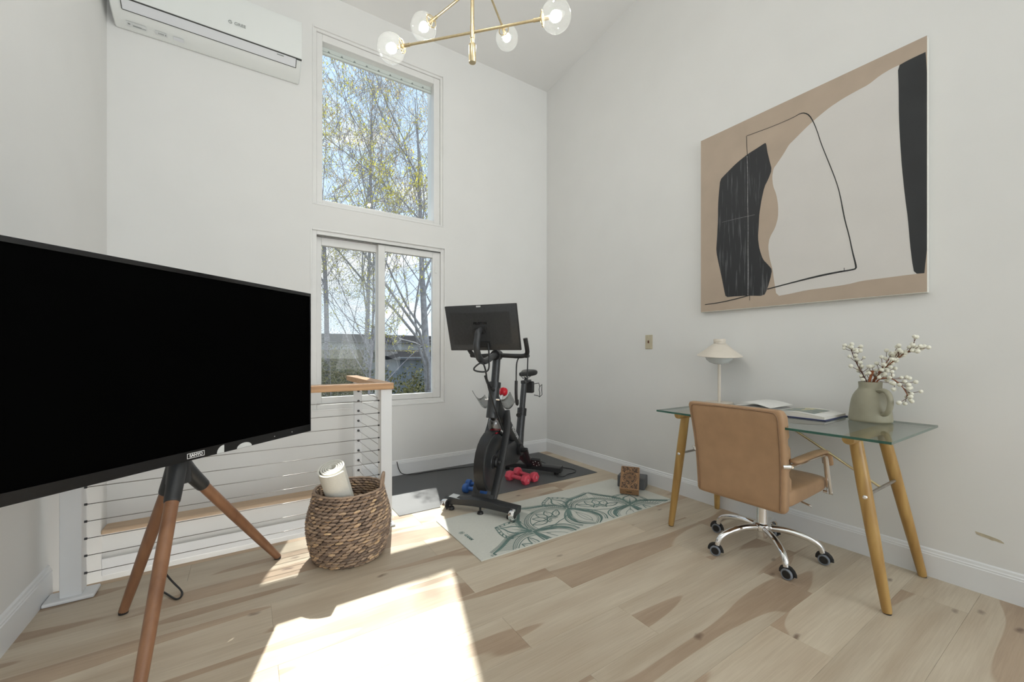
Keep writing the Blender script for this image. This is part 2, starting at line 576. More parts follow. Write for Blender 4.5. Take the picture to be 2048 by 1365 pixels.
class MB:
    def __init__(self):
        self.v, self.f, self.mi = [], [], []
        self.cur = 0

    def add(self, verts, faces):
        o = len(self.v)
        self.v += [Vector(p) for p in verts]
        self.f += [tuple(i + o for i in f) for f in faces]
        self.mi += [self.cur] * len(faces)
        return self

    def box(self, x0, y0, z0, x1, y1, z1):
        vs = [(x, y, z) for z in (z0, z1) for y in (y0, y1) for x in (x0, x1)]
        fs = [(0, 2, 3, 1), (4, 5, 7, 6), (0, 1, 5, 4), (2, 6, 7, 3), (0, 4, 6, 2), (1, 3, 7, 5)]
        return self.add(vs, fs)

    def obox(self, c, half, mtx):
        vs = []
        for z in (-1, 1):
            for y in (-1, 1):
                for x in (-1, 1):
                    vs.append(Vector(c) + mtx @ Vector((x * half[0], y * half[1], z * half[2])))
        fs = [(0, 2, 3, 1), (4, 5, 7, 6), (0, 1, 5, 4), (2, 6, 7, 3), (0, 4, 6, 2), (1, 3, 7, 5)]
        return self.add(vs, fs)

    def loft(self, rings, cap=True, closed=True):
        n = len(rings[0])
        vs = [p for r in rings for p in r]
        fs = []
        for i in range(len(rings) - 1):
            for j in range(n if closed else n - 1):
                k = (j + 1) % n
                fs.append((i * n + j, i * n + k, (i + 1) * n + k, (i + 1) * n + j))
        if cap:
            fs.append(tuple(range(n - 1, -1, -1)))
            fs.append(tuple((len(rings) - 1) * n + j for j in range(n)))
        return self.add(vs, fs)

    def tube(self, pts, r, seg=10, cap=True, flat=1.0, up=None, squareness=False):
        pts = [Vector(p) for p in pts]
        n = len(pts)
        rs = r if isinstance(r, (list, tuple)) else [r] * n
        rings = []
        prev = None
        for i, p in enumerate(pts):
            t = (pts[min(i + 1, n - 1)] - pts[max(i - 1, 0)])
            if t.length < 1e-9:
                t = Vector((0, 0, 1))
            t.normalize()
            if prev is None:
                ref = Vector(up) if up else (Vector((0, 0, 1)) if abs(t.z) < 0.9 else Vector((1, 0, 0)))
                a = (ref - t * ref.dot(t)).normalized()
            else:
                a = prev - t * prev.dot(t)
                if a.length < 1e-6:
                    a = Vector((0, 0, 1)).cross(t)
                a.normalize()
            prev = a
            b = t.cross(a)
            if squareness:
                k = [(1, 1), (-1, 1), (-1, -1), (1, -1)]
                rings.append([p + a * (x * rs[i] * flat) + b * (y * rs[i]) for x, y in k])
            else:
                rings.append([p + a * (math.cos(2 * math.pi * j / seg) * rs[i] * flat) + b * (math.sin(2 * math.pi * j / seg) * rs[i]) for j in range(seg)])
        return self.loft(rings, cap)

    def lathe(self, prof, c=(0, 0, 0), seg=28, mtx=None, cap=False):
        c = Vector(c)
        mtx = mtx or Matrix.Identity(3)
        rings = []
        for rr, z in prof:
            rings.append([c + mtx @ Vector((rr * math.cos(2 * math.pi * j / seg), rr * math.sin(2 * math.pi * j / seg), z)) for j in range(seg)])
        return self.loft(rings, cap)

    def sphere(self, c, r, seg=16, rings=10, sc=(1, 1, 1), mtx=None):
        mtx = mtx or Matrix.Identity(3)
        c = Vector(c)
        rr = []
        for i in range(1, rings):
            a = math.pi * i / rings
            rr.append([c + mtx @ Vector((r * sc[0] * math.sin(a) * math.cos(2 * math.pi * j / seg), r * sc[1] * math.sin(a) * math.sin(2 * math.pi * j / seg), -r * sc[2] * math.cos(a))) for j in range(seg)])
        self.loft(rr, False)
        o = len(self.v)
        self.v += [c + mtx @ Vector((0, 0, -r * sc[2])), c + mtx @ Vector((0, 0, r * sc[2]))]
        base = o - len(rr) * seg
        for j in range(seg):
            self.f.append((o, base + (j + 1) % seg, base + j))
            self.f.append((o + 1, base + (len(rr) - 1) * seg + j, base + (len(rr) - 1) * seg + (j + 1) % seg))
            self.mi += [self.cur] * 2
        return self

    def prism(self, poly, lo, hi, fn):
        """poly of 2D points, fn(a, b, depth) -> 3D"""
        n = len(poly)
        vs = [fn(a, b, lo) for a, b in poly] + [fn(a, b, hi) for a, b in poly]
        fs = [tuple(range(n - 1, -1, -1)), tuple(range(n, 2 * n))]
        for i in range(n):
            j = (i + 1) % n
            fs.append((i, j, n + j, n + i))
        return self.add(vs, fs)

    def build(self, name, m, parent=None, origin=None, world=False, smooth=None, bevel=0, seg=2, kind=None, label=None, sub=0):
        pm = wmat(parent) if (world and parent) else Matrix.Identity(4)
        inv = pm.inverted()
        vs = [inv @ p for p in self.v]
        loc = Vector((0, 0, 0))
        if origin is not None:
            loc = inv @ Vector(origin)
            vs = [p - loc for p in vs]
        me = bpy.data.meshes.new(name)
        me.from_pydata([tuple(p) for p in vs], [], self.f)
        ms = m if isinstance(m, (list, tuple)) else [m]
        for x in ms:
            me.materials.append(M[x] if isinstance(x, str) else x)
        if len(ms) > 1:
            me.polygons.foreach_set('material_index', self.mi)
        me.validate()
        me.update()
        import bmesh
        bm = bmesh.new()
        bm.from_mesh(me)
        bmesh.ops.recalc_face_normals(bm, faces=bm.faces)
        bm.to_mesh(me)
        bm.free()
        if smooth:
            me.polygons.foreach_set('use_smooth', [True] * len(me.polygons))
            if smooth is not True:
                try:
                    me.set_sharp_from_angle(angle=R(smooth))
                except Exception:
                    pass
        o = bpy.data.objects.new(name, me)
        o.location = loc
        COL.objects.link(o)
        if parent:
            o.parent = parent
        if bevel:
            bv = o.modifiers.new('bevel', 'BEVEL')
            bv.width = bevel
            bv.segments = seg
            bv.limit_method = 'ANGLE'
            bv.angle_limit = R(40)
            if smooth is None:
                me.polygons.foreach_set('use_smooth', [True] * len(me.polygons))
                wn_ = o.modifiers.new('wn', 'WEIGHTED_NORMAL')
                wn_.keep_sharp = True
        if sub:
            s = o.modifiers.new('sub', 'SUBSURF')
            s.levels = s.render_levels = sub
        if kind:
            o['kind'] = kind
        if label:
            o['label'] = label
        return o


def wmat(o):
    m = o.matrix_basis.copy()
    if o.parent:
        m = wmat(o.parent) @ m
    return m


def thing(name, label, cat, loc=(0, 0, 0), rz=0, group=None):
    o = bpy.data.objects.new(name, None)
    o.empty_display_size = 0.05
    o.location = loc
    o.rotation_euler = (0, 0, rz)
    COL.objects.link(o)
    return tag(o, label, cat, group)


def tag(o, label, cat, group=None):
    o['label'] = label
    o['category'] = cat
    if group:
        o['group'] = group
    return o


def struct(o):
    o['kind'] = 'structure'
    return o


def chaikin(p, it=2, closed=False):
    p = [Vector(q) for q in p]
    for _ in range(it):
        q = [] if closed else [p[0]]
        for i in range(len(p) if closed else len(p) - 1):
            a, b = p[i], p[(i + 1) % len(p)]
            q += [a * 0.75 + b * 0.25, a * 0.25 + b * 0.75]
        if not closed:
            q.append(p[-1])
        p = q
    return p


def text_mesh(txt, size, ext=0.0006, bold=0.0):
    cu = bpy.data.curves.new('txt', 'FONT')
    cu.body = txt
    cu.size = size
    cu.extrude = ext
    cu.offset = bold
    cu.align_x = 'CENTER'
    cu.align_y = 'CENTER'
    ob = bpy.data.objects.new('txt', cu)
    COL.objects.link(ob)
    dg = bpy.context.evaluated_depsgraph_get()
    dg.update()
    me = bpy.data.meshes.new_from_object(ob.evaluated_get(dg))
    bpy.data.objects.remove(ob)
    return me


def put_text(name, txt, size, m, parent, mtx4, bold=0.0, world=True):
    me = text_mesh(txt, size, bold=bold)
    me.transform((wmat(parent).inverted() if (world and parent) else Matrix.Identity(4)) @ mtx4)
    me.materials.clear()
    me.materials.append(M[m])
    o = bpy.data.objects.new(name, me)
    COL.objects.link(o)
    o.parent = parent
    return o


def frame4(origin, xa, ya):
    xa, ya = Vector(xa).normalized(), Vector(ya).normalized()
    za = xa.cross(ya)
    m = Matrix((xa, ya, za)).transposed().to_4x4()
    m.translation = Vector(origin)
    return m


def axis_mtx(zdir):
    return Vector(zdir).normalized().to_track_quat('Z', 'Y').to_matrix()


# ------------------------------------------------------------------ room shell
XL, XR, YB, YF = -0.795, 2.955, 3.787, -6.5
ZC, SLOPE = 4.23, 0.09
SX1 = 0.70           # right rim of the stair opening
SY0, SY1 = 2.83, 3.68  # stair opening front rim and ledge edge


def ceil_z(y):
    return ZC + SLOPE * (YB - y)


# floor slab, ring around the stair opening
b = MB()
b.box(XL, YF, -0.22, XR, SY0, -0.012)
b.box(SX1, SY0, -0.22, XR, YB, -0.012)
floor = struct(b.build('floor', 'subfloor'))

PW, PL, GAP = 0.2205, 1.238, 0.0005
offs = {0: 0.928, 1: 0.094, 2: 0.915, 3: 0.09, 4: -0.335, -1: 1.411, -2: 2.265, -3: 1.849, -4: 2.667}
mesh_cache = {}


def plank(x0, x1, y0, y1):
    w, d = round(x1 - x0 - GAP, 4), round(y1 - y0 - GAP, 4)
    if w < 0.004 or d < 0.004:
        return
    key = (w, d)
    if key not in mesh_cache:
        bb = MB()
        c = 0.0005
        bot = [(0, 0, -0.012), (w, 0, -0.012), (w, d, -0.012), (0, d, -0.012)]
        mid = [(0, 0, -c), (w, 0, -c), (w, d, -c), (0, d, -c)]
        top = [(c, c, 0), (w - c, c, 0), (w - c, d - c, 0), (c, d - c, 0)]
        bb.add(bot + mid + top, [(8, 9, 10, 11)] + [(i, (i + 1) % 4, 4 + (i + 1) % 4, 4 + i) for i in range(4)] + [(4 + i, 4 + (i + 1) % 4, 8 + (i + 1) % 4, 8 + i) for i in range(4)])
        o = bb.build('plank', 'plank', floor)
        mesh_cache[key] = o.data
    else:
        o = bpy.data.objects.new('plank', mesh_cache[key])
        COL.objects.link(o)
        o.parent = floor
    o.location = (x0 + GAP / 2, y0 + GAP / 2, 0)


k = -36
while 1.284 + PW * k < YB:
    y0, y1 = 1.284 + PW * k, min(1.284 + PW * (k + 1), YB)
    off = offs.get(k, rnd.uniform(0, PL))
    if y0 < YF:
        k += 1
        continue
    j = math.floor((XL - off) / PL)
    while off + j * PL < XR:
        xa, xb = max(XL, off + j * PL), min(XR, off + (j + 1) * PL)
        j += 1
        if xb - xa < 0.01:
            continue
        if y0 >= SY0 - 0.02:
            xa = max(xa, SX1 - 0.0)
            if xb - xa < 0.01:
                continue
            plank(xa, xb, y0, y1)
        elif y1 > SY0:
            # the row that the stair opening cuts
            if xa < SX1:
                plank(xa, min(xb, SX1), y0, SY0 - 0.03)
                if xb > SX1:
                    plank(SX1, xb, y0, y1)
            else:
                plank(xa, xb, y0, y1)
        else:
            plank(xa, xb, y0, y1)
    k += 1

# stair opening: wooden nosing along the rim, white fascia below, ledge on the outer wall, lower flight landing
b = MB()
b.box(XL, SY0 - 0.03, -0.016, SX1, SY0 + 0.012, 0.001)
struct(b.build('trim_1', 'nosing', bevel=0.003))
b = MB()
b.box(SX1 - 0.012, SY0, -0.016, SX1 + 0.0, SY1, 0.001)
struct(b.build('trim_2', 'nosing', bevel=0.003))
b = MB()
b.box(XL, SY0 - 0.012, -0.30, SX1, SY0, -0.016)
b.box(SX1 - 0.0, SY0, -2.7, SX1 + 0.02, SY1, -0.22)
struct(b.build('trim_3', 'trim'))
b = MB()
b.box(XL, SY1 - 0.03, -0.028, SX1 + 0.01, YB, 0.0)
struct(b.build('trim_4', 'nosing', bevel=0.006, label='wooden ledge cap running along the outer wall of the stairwell'))
b = MB()
b.box(XL, SY1, -2.7, SX1, YB + 0.16, -0.028)
struct(b.build('wall_stairwell_back', 'wall'))
b = MB()
b.box(XL, SY1 - 0.014, -0.30, SX1, SY1, -0.19)
struct(b.build('trim_5', 'trim', bevel=0.003))
b = MB()
b.box(XL, SY0 - 0.1, -2.7, SX1, SY0 - 0.08, -0.22)
struct(b.build('wall_stairwell_front', 'wall'))
b = MB()
b.box(XL - 0.1, SY0 - 0.2, -2.75, SX1 + 0.1, YB + 0.1, -2.7)
struct(b.build('floor_stairwell', 'nosing'))

# walls
WT = 0.17
U0, U1, UZ0, UZ1 = 0.462, 1.648, 2.416, 3.925     # upper opening
L0, L1, LZ0, LZ1 = 0.445, 1.667, 0.660, 2.207     # lower opening
b = MB()
b.box(XL - 0.15, YB, -0.22, L0, YB + WT, 4.5)
b.box(U1 + 0.019, YB, -0.22, XR + 0.15, YB + WT, 4.5)
b.box(L0, YB, -0.22, L1, YB + WT, LZ0)
b.box(L0, YB, LZ1, L1, YB + WT, UZ0)
b.box(L0, YB, UZ0, U0, YB + WT, UZ1)
b.box(U1, YB, UZ0, L1, YB + WT, UZ1)
b.box(L0, YB, UZ1, L1, YB + WT, 4.5)
struct(b.build('wall_back', 'wall'))
b = MB()
b.box(XR, YF - 0.15, -0.22, XR + 0.15, -3.7, 5.4)
b.box(XR, -1.5, -0.22, XR + 0.15, YB + WT, 5.4)
b.box(XR, -3.7, -0.22, XR + 0.15, -1.5, 0.6)
b.box(XR, -3.7, 3.2, XR + 0.15, -1.5, 5.4)
struct(b.build('wall_right', 'wall'))
b = MB()
b.box(XL - 0.15, YF - 0.15, -2.7, XL, YB, 5.4)
struct(b.build('wall_left', 'wall'))
b = MB()
b.box(XL - 0.15, YF - 0.15, -0.22, -0.55, YF, 5.4)
b.box(2.72, YF - 0.15, -0.22, XR + 0.15, YF, 5.4)
b.box(-0.55, YF - 0.15, -0.22, 2.72, YF, 0.45)
b.box(-0.55, YF - 0.15, 3.65, 2.72, YF, 5.4)
struct(b.build('wall_front', 'wall'))
b = MB()
c0, c1 = ceil_z(YB + WT), ceil_z(YF - 0.15)
b.add([(XL - 0.15, YB + WT, c0), (XR + 0.15, YB + WT, c0), (XR + 0.15, YF - 0.15, c1), (XL - 0.15, YF - 0.15, c1),
       (XL - 0.15, YB + WT, c0 + 0.6), (XR + 0.15, YB + WT, c0 + 0.6), (XR + 0.15, YF - 0.15, c1 + 0.3), (XL - 0.15, YF - 0.15, c1 + 0.3)],
      [(0, 1, 2, 3), (4, 7, 6, 5), (0, 4, 5, 1), (1, 5, 6, 2), (2, 6, 7, 3), (3, 7, 4, 0)])
struct(b.build('ceiling', 'ceiling'))

# baseboards with a moulded top
BBP = [(0, 0), (0.016, 0), (0.016, 0.112), (0.013, 0.116), (0.013, 0.122), (0.009, 0.127), (0.007, 0.138), (0.0, 0.144)]


def baseboard(name, p0, p1, inward):
    b = MB()
    p0, p1, inn = Vector(p0), Vector(p1), Vector(inward)
    rings = [[p + inn * d + Vector((0, 0, z)) for d, z in BBP] for p in (p0, p1)]
    b.loft(rings, True)
    return struct(b.build(name, 'trim'))


baseboard('baseboard_right', (XR, YF, 0), (XR, YB, 0), (-1, 0, 0))
baseboard('baseboard_back', (0.78, YB, 0), (XR, YB, 0), (0, -1, 0))
baseboard('baseboard_left', (XL, YF, 0), (XL, 2.822, 0), (1, 0, 0))

# ------------------------------------------------------------------ windows


def window_frame(name, x0, x1, z0, z1, ya, yb, w, parent):
    b = MB()
    b.box(x0, ya, z0, x0 + w[0], yb, z1)
    b.box(x1 - w[1], ya, z0, x1, yb, z1)
    b.box(x0 + w[0], ya, z0, x1 - w[1], yb, z0 + w[2])
    b.box(x0 + w[0], ya, z1 - w[3], x1 - w[1], yb, z1)
    return b.build(name, 'vinyl', parent, world=True, bevel=0.003)


def empty_struct(name, loc):
    o = bpy.data.objects.new(name, None)
    o.location = loc
    o.empty_display_size = 0.05
    COL.objects.link(o)
    o['kind'] = 'structure'
    return o


w1 = empty_struct('window_1', (1.05, YB, UZ0))
window_frame('casing', U0 - 0.004, U1 + 0.004, UZ0 - 0.004, UZ1 + 0.004, YB - 0.004, YB + 0.02, (0.012, 0.012, 0.012, 0.012), w1)
window_frame('outer_frame', U0 + 0.006, U1 - 0.006, UZ0 + 0.006, UZ1 - 0.006, YB + 0.012, YB + 0.14, (0.024, 0.024, 0.018, 0.024), w1)
window_frame('sash', U0 + 0.031, U1 - 0.031, UZ0 + 0.026, UZ1 - 0.032, YB + 0.022, YB + 0.12, (0.046, 0.064, 0.026, 0.060), w1)
b = MB()
b.box(U0 + 0.07, YB + 0.085, UZ0 + 0.04, U1 - 0.08, YB + 0.091, UZ1 - 0.08)
b.build('pane', 'pane', w1, world=True)
b = MB()
b.box(U0 + 0.078, YB + 0.094, UZ1 - 0.150, U1 - 0.096, YB + 0.115, UZ1 - 0.092)
tr = b.build('track', 'vinyl', w1, world=True)
for i in range(9):
    b = MB()
    x = 0.60 + i * 0.108
    b.prism([(x - 0.011, UZ1 - 0.128), (x + 0.011, UZ1 - 0.128), (x, UZ1 - 0.112)], YB + 0.088, YB + 0.096, lambda a, c, d: (a, d, c))
    b.build('clip', 'greytext', tr, world=True)
b = MB()
b.box(U0 + 0.078, YB + 0.0935, UZ1 - 0.129, U1 - 0.096, YB + 0.095, UZ1 - 0.126)
b.build('groove', 'greytext', tr, world=True)

b = MB()
b.box(U1 - 0.085, YB + 0.12, UZ0 - 0.05, U1 + 0.02, YB + 0.215, UZ1 + 0.05)
b.build('sun_trim_jamb', 'vinyl', w1, world=True)  # board added outside to cut the right edge of the sun patch

w2 = empty_struct('window_2', (1.05, YB, LZ0))
window_frame('casing', L0 - 0.004, L1 + 0.004, LZ0 - 0.004, LZ1 + 0.004, YB - 0.004, YB + 0.02, (0.014, 0.014, 0.014, 0.014), w2)
window_frame('outer_frame', L0 + 0.008, L1 - 0.008, LZ0 + 0.008, LZ1 - 0.008, YB + 0.014, YB + 0.15, (0.040, 0.036, 0.040, 0.034), w2)
window_frame('fixed_sash', L0 + 0.049, 1.06, LZ0 + 0.05, LZ1 - 0.046, YB + 0.075, YB + 0.125, (0.045, 0.055, 0.055, 0.070), w2)
window_frame('sliding_sash', 1.012, L1 - 0.046, LZ0 + 0.05, LZ1 - 0.046, YB + 0.028, YB + 0.072, (0.062, 0.078, 0.05, 0.062), w2)
for i, (a, c, y) in enumerate([(0.53, 1.02, YB + 0.10), (1.065, 1.55, YB + 0.05)]):
    b = MB()
    b.box(a, y, LZ0 + 0.08, c, y + 0.006, LZ1 - 0.09)
    b.build('pane', 'pane', w2, world=True)
b = MB()
b.box(0.53, YB + 0.132, LZ0 + 0.06, 1.03, YB + 0.133, LZ1 - 0.06)
b.build('insect_screen', 'mesh', w2, world=True, origin=(0.53, YB + 0.132, LZ0))
for z in (0.80, 1.95):
    b = MB()
    b.box(1.566, YB + 0.022, z, 1.588, YB + 0.03, z + 0.12)
    b.build('latch', 'vinyl', w2, world=True, bevel=0.003)
b = MB()
b.box(L0 + 0.05, YB + 0.013, LZ1 - 0.052, L1 - 0.046, YB + 0.02, LZ1 - 0.047)
b.build('head_gap', 'gap', w2, world=True)

# unseen windows added behind the camera to go with the fill lamps
w3 = empty_struct('fill_window_rear', (1.08, YF, 0.45))
window_frame('outer_frame', -0.55, 2.72, 0.45, 3.65, YF - 0.12, YF - 0.02, (0.06, 0.06, 0.06, 0.06), w3)
b = MB()
b.box(1.05, YF - 0.12, 0.5, 1.12, YF - 0.02, 3.6)
b.build('mullion', 'vinyl', w3, world=True)
b = MB()
b.box(-0.5, YF - 0.08, 0.5, 2.68, YF - 0.074, 3.6)
b.build('pane', 'pane', w3, world=True)
w4 = empty_struct('fill_window_side', (XR, -2.6, 0.6))
b = MB()
for y in (-3.7, -2.63, -1.56):
    b.box(XR + 0.03, y, 0.6, XR + 0.12, y + 0.06, 3.2)
b.box(XR + 0.03, -3.7, 0.6, XR + 0.12, -1.5, 0.66)
b.box(XR + 0.03, -3.7, 3.14, XR + 0.12, -1.5, 3.2)
b.build('outer_frame', 'vinyl', w4, world=True)
b = MB()
b.box(XR + 0.074, -3.66, 0.64, XR + 0.08, -1.54, 3.16)
b.build('pane', 'pane', w4, world=True)

# ------------------------------------------------------------------ cable railing round the stair opening
rail = thing('cable_railing', 'white post railing with oak handrail and steel cables around the stair opening', 'railing', (0.0, 2.74, 0))
RY = 2.74
PX = [-0.690, 0.771]
for i, x in enumerate(PX):
    hw = 0.037 if i else 0.037
    b = MB()
    b.box(x - hw, RY - hw, 0.008, x + hw, RY + hw, 0.912)
    p = b.build('post', 'trim', rail, world=True, bevel=0.004)
    b = MB()
    if i == 0:
        b.box(XL + 0.018, RY - 0.065, 0.0005, x + 0.085, RY + 0.045, 0.018)
    else:
        b.box(x - 0.06, RY - 0.055, 0.0005, x + 0.055, RY + 0.055, 0.014)
    b.build('base_plate', 'trim', rail, world=True, bevel=0.006)
b = MB()
b.box(0.742, 3.52, 0.008, 0.80, 3.575, 0.912)
b.build('post', 'trim', rail, world=True, bevel=0.004)
b = MB()
b.box(-0.79, RY - 0.052, 0.912, 0.815, RY + 0.04, 0.954)
b.build('handrail', 'oak', rail, world=True, bevel=0.004)
b = MB()
b.box(0.728, RY + 0.04, 0.912, 0.815, 3.785, 0.954)
b.build('handrail', 'oak', rail, world=True, bevel=0.004)
for i in range(10):
    z = 0.836 - 0.082 * i
    b = MB()
    b.tube([(PX[0] + 0.03, RY, z), (PX[1] - 0.03, RY, z)], 0.0021, 6)
    cbl = b.build('cable', 'steel', rail, world=True, smooth=True)
    b = MB()
    b.tube([(PX[0] + 0.034, RY, z), (PX[0] + 0.047, RY, z)], 0.0058, 8)
    b.build('cable_fitting', 'greymetal', cbl, world=True)
    b = MB()
    b.tube([(PX[1] - 0.047, RY, z), (PX[1] - 0.034, RY, z)], 0.0048, 8)
    b.build('cable_fitting', 'greymetal', cbl, world=True)
    b = MB()
    b.tube([(0.771, RY + 0.03, z), (0.771, 3.53, z)], 0.0021, 6)
    cbl = b.build('cable', 'steel', rail, world=True, smooth=True)
    b = MB()
    b.tube([(0.771, 3.508, z), (0.771, 3.522, z)], 0.0095, 8)
    b.build('cable_fitting', 'greymetal', cbl, world=True)

# ------------------------------------------------------------------ wall air conditioner
AX0, AX1 = -0.752, 0.357
ac = thing('air_conditioner', 'white wall-mounted air conditioner high on the wall beside the upper window', 'air conditioner', ((AX0 + AX1) / 2, YB, 3.38))


def ac_fn(a, c, d):
    return (d, YB - a, c)


prof = [(0.0, 3.372), (0.03, 3.372), (0.10, 3.392), (0.155, 3.42), (0.195, 3.455), (0.208, 3.50), (0.212, 3.70), (0.20, 3.745), (0.17, 3.762), (0.0, 3.765)]
b = MB()
b.prism(prof, AX0, AX1, ac_fn)
b.build('housing', 'whitepl', ac, world=True, bevel=0.012, seg=3)
b = MB()
b.prism([(0.205, 3.462), (0.216, 3.458), (0.221, 3.70), (0.21, 3.752), (0.2, 3.745), (0.208, 3.70)], AX0 + 0.012, AX1 + 0.002, ac_fn)
b.build('front_panel', 'whitepl', ac, world=True, bevel=0.003)
b = MB()
b.prism([(0.150, 3.4205), (0.156, 3.4145), (0.196, 3.4475), (0.2085, 3.458), (0.203, 3.461), (0.193, 3.456)], AX0 + 0.062, AX1 - 0.038, ac_fn)
fl = b.build('louver_flap', 'flap', ac, world=True, bevel=0.002)
b = MB()
b.box(AX0 + 0.012, YB - 0.2145, 3.4545, AX1 + 0.0, YB - 0.196, 3.4575)
b.build('panel_gap', 'gap', ac, world=True)
b = MB()
for xe in (AX0 + 0.059, AX1 - 0.0375):
    b.prism([(0.150, 3.4165), (0.157, 3.4125), (0.2, 3.4475), (0.2095, 3.4575), (0.2, 3.4575)], xe, xe + 0.0028, ac_fn)
b.prism([(0.1485, 3.416), (0.1505, 3.4135), (0.1525, 3.4145), (0.152, 3.42)], AX0 + 0.062, AX1 - 0.036, ac_fn)
b.build('flap_gap', 'gap', fl, world=True)
und = Vector((0, -0.07, 0.02)).normalized()
for i, (sx, sw, m_, sh) in enumerate([(-0.635, 0.10, 'sticker', 0.034), (-0.505, 0.062, 'sticker', 0.03), (-0.41, 0.055, 'flap', 0.028)]):
    y1, z1 = YB - 0.075, 3.3820
    xa, ya = Vector((1, 0, 0)), Vector((0, -0.07, 0.020)).normalized()
    nrm = Vector((0, -0.020, -0.07)).normalized()
    b = MB()
    b.obox(Vector((sx, y1, z1)) + nrm * 0.003, (sw / 2, sh / 2, 0.0008), Matrix((xa, ya, xa.cross(ya))).transposed())
    st = b.build('sticker', m_, ac, world=True)
    if i < 2:
        b = MB()
        mt = Matrix((xa, ya, xa.cross(ya))).transposed()
        base = Vector((sx, y1, z1)) + nrm * 0.0042
        if i == 0:
            b.obox(base + xa * 0.005 - ya * 0.006, (0.022, 0.004, 0.0003), mt)
            b.obox(base + xa * 0.038 - ya * 0.008, (0.012, 0.0018, 0.0003), mt)
            b.obox(base - xa * 0.036 + ya * 0.0, (0.006, 0.005, 0.0003), mt)
        else:
            for q in range(7):
                b.obox(base + xa * (-0.014 + q * 0.0045), (0.0012, 0.006, 0.0003), mt)
            b.obox(base + xa * 0.024, (0.003, 0.005, 0.0003), mt)
        b.build('print', 'greytext', st, world=True)
tf = frame4((-0.045, YB - 0.2215, 3.545), (1, 0, 0), (0, 0.02, 1))
put_text('brand_lettering', 'GREE', 0.030, 'greytext', ac, tf)
b = MB()
ring = [Vector((-0.104 + 0.0105 * math.cos(t), YB - 0.2215, 3.545 + 0.0105 * math.sin(t))) for t in [R(40 + 300 * i / 16) for i in range(17)]]
b.tube(ring, 0.0016, 6)
b.tube([(-0.104, YB - 0.2215, 3.545), (-0.0935, YB - 0.2215, 3.545)], 0.0016, 6)
b.build('brand_mark', 'greytext', ac, world=True)
b = MB()
b.box(0.19, YB - 0.2, 3.445, 0.235, YB - 0.1925, 3.4475)
b.build('indicator', 'greytext', ac, world=True)

# ------------------------------------------------------------------ chandelier
CX, CY = 0.928, 1.782
zc = ceil_z(CY)
ch = thing('chandelier', 'brass three-arm chandelier with clear glass globes and lit bulbs', 'chandelier', (CX, CY, 2.58))
b = MB()
b.tube([(CX, CY, 2.62), (CX, CY, zc - 0.02)], 0.0092, 14)
b.build('stem', 'brass', ch, world=True, smooth=40)
b = MB()
b.lathe([(0.0, 2.582), (0.0165, 2.582), (0.0178, 2.586), (0.0178, 2.668), (0.0165, 2.671), (0.009, 2.672)], (CX, CY, 0), 20)
b.build('finial', 'brass', ch, world=True, smooth=40)
b = MB()
b.lathe([(0.0, zc - 0.035), (0.06, zc - 0.03), (0.065, zc - 0.02), (0.065, zc + 0.002)], (CX, CY, 0), 28)
b.build('ceiling_canopy', 'brass', ch, world=True, smooth=40)
ARMS = [((-0.687, 0.727), 2.731, 0.365, 0.335), ((-0.30, 0.954), 2.95, 0.30, 0.34), ((0.76, 0.65), 3.135, 0.50, 0.40)]
for (dx, dy), z, la, lb in ARMS:
    d = Vector((dx, dy, 0)).normalized()
    c = Vector((CX, CY, z))
    b = MB()
    b.tube([c - d * lb, c + d * la], 0.0062, 12)
    b.tube([c + Vector((0, 0, -0.03)), c + Vector((0, 0, 0.03))], 0.0112, 14)
    for s, ll in ((1, la), (-1, lb)):
        b.tube([c + d * s * (ll - 0.03), c + d * s * (ll + 0.004)], 0.0085, 12)
    b.build('arm', 'brass', ch, world=True, smooth=40)
    for s, ll in ((1, la), (-1, lb)):
        e = c + d * s * ll
        gc = e + d * s * 0.078
        mz = axis_mtx(d * s)
        b = MB()
        prof = []
        for i in range(3, 25):
            a = math.pi * i / 24
            prof.append((0.0705 * math.sin(a), -0.0705 * math.cos(a)))
        prof[-1] = (0.0001, 0.0705)
        b.lathe(prof, gc, 32, mz)
        gl = b.build('glass_globe', 'globe', ch, world=True, smooth=True)
        # open spoked ring that grips the globe
        b = MB()
        perp1 = d.cross(Vector((0, 0, 1)))
        perp2 = Vector((0, 0, 1))
        rc = e + d * s * 0.014
        rr = 0.030
        ring = [rc + perp1 * rr * math.cos(2 * math.pi * i / 24) + perp2 * rr * math.sin(2 * math.pi * i / 24) for i in range(25)]
        b.tube(ring, 0.0032, 6)
        for q in range(3):
            a = 2 * math.pi * q / 3 + 0.5
            b.tube([e, rc + perp1 * rr * math.cos(a) + perp2 * rr * math.sin(a)], 0.0028, 6)
            pq = rc + perp1 * (rr + 0.004) * math.cos(a) + perp2 * (rr + 0.004) * math.sin(a)
            b.sphere(pq, 0.0042, 8, 6)
        b.sphere(e, 0.008, 10, 8)
        b.tube([e, e + d * s * 0.046], 0.0095, 12)
        b.build('globe_gallery', 'brass', ch, world=True, smooth=40)
        b = MB()
        b.sphere(e + d * s * 0.074, 0.024, 16, 12)
        b.build('bulb', 'bulb', gl, world=True, smooth=True)

# ------------------------------------------------------------------ abstract painting
PXF = 2.920   # front face; outlines below are (y, z) in metres on it
PY0, PY1, PZ0, PZ1 = 0.582, 1.822, 1.462, 2.781
pt = thing('painting', 'large unframed abstract canvas in taupe, off-white and black on the right wall', 'painting', (PXF + 0.017, (PY0 + PY1) / 2, PZ0))
b = MB()
b.box(PXF, PY0, PZ0, XR - 0.001, PY1, PZ1)
b.build('canvas', 'canvas_side', pt, world=True, bevel=0.003)


def clampP(p):
    return (min(max(p[0], PY0 + 0.001), PY1 - 0.001), min(max(p[1], PZ0 + 0.001), PZ1 - 0.001))


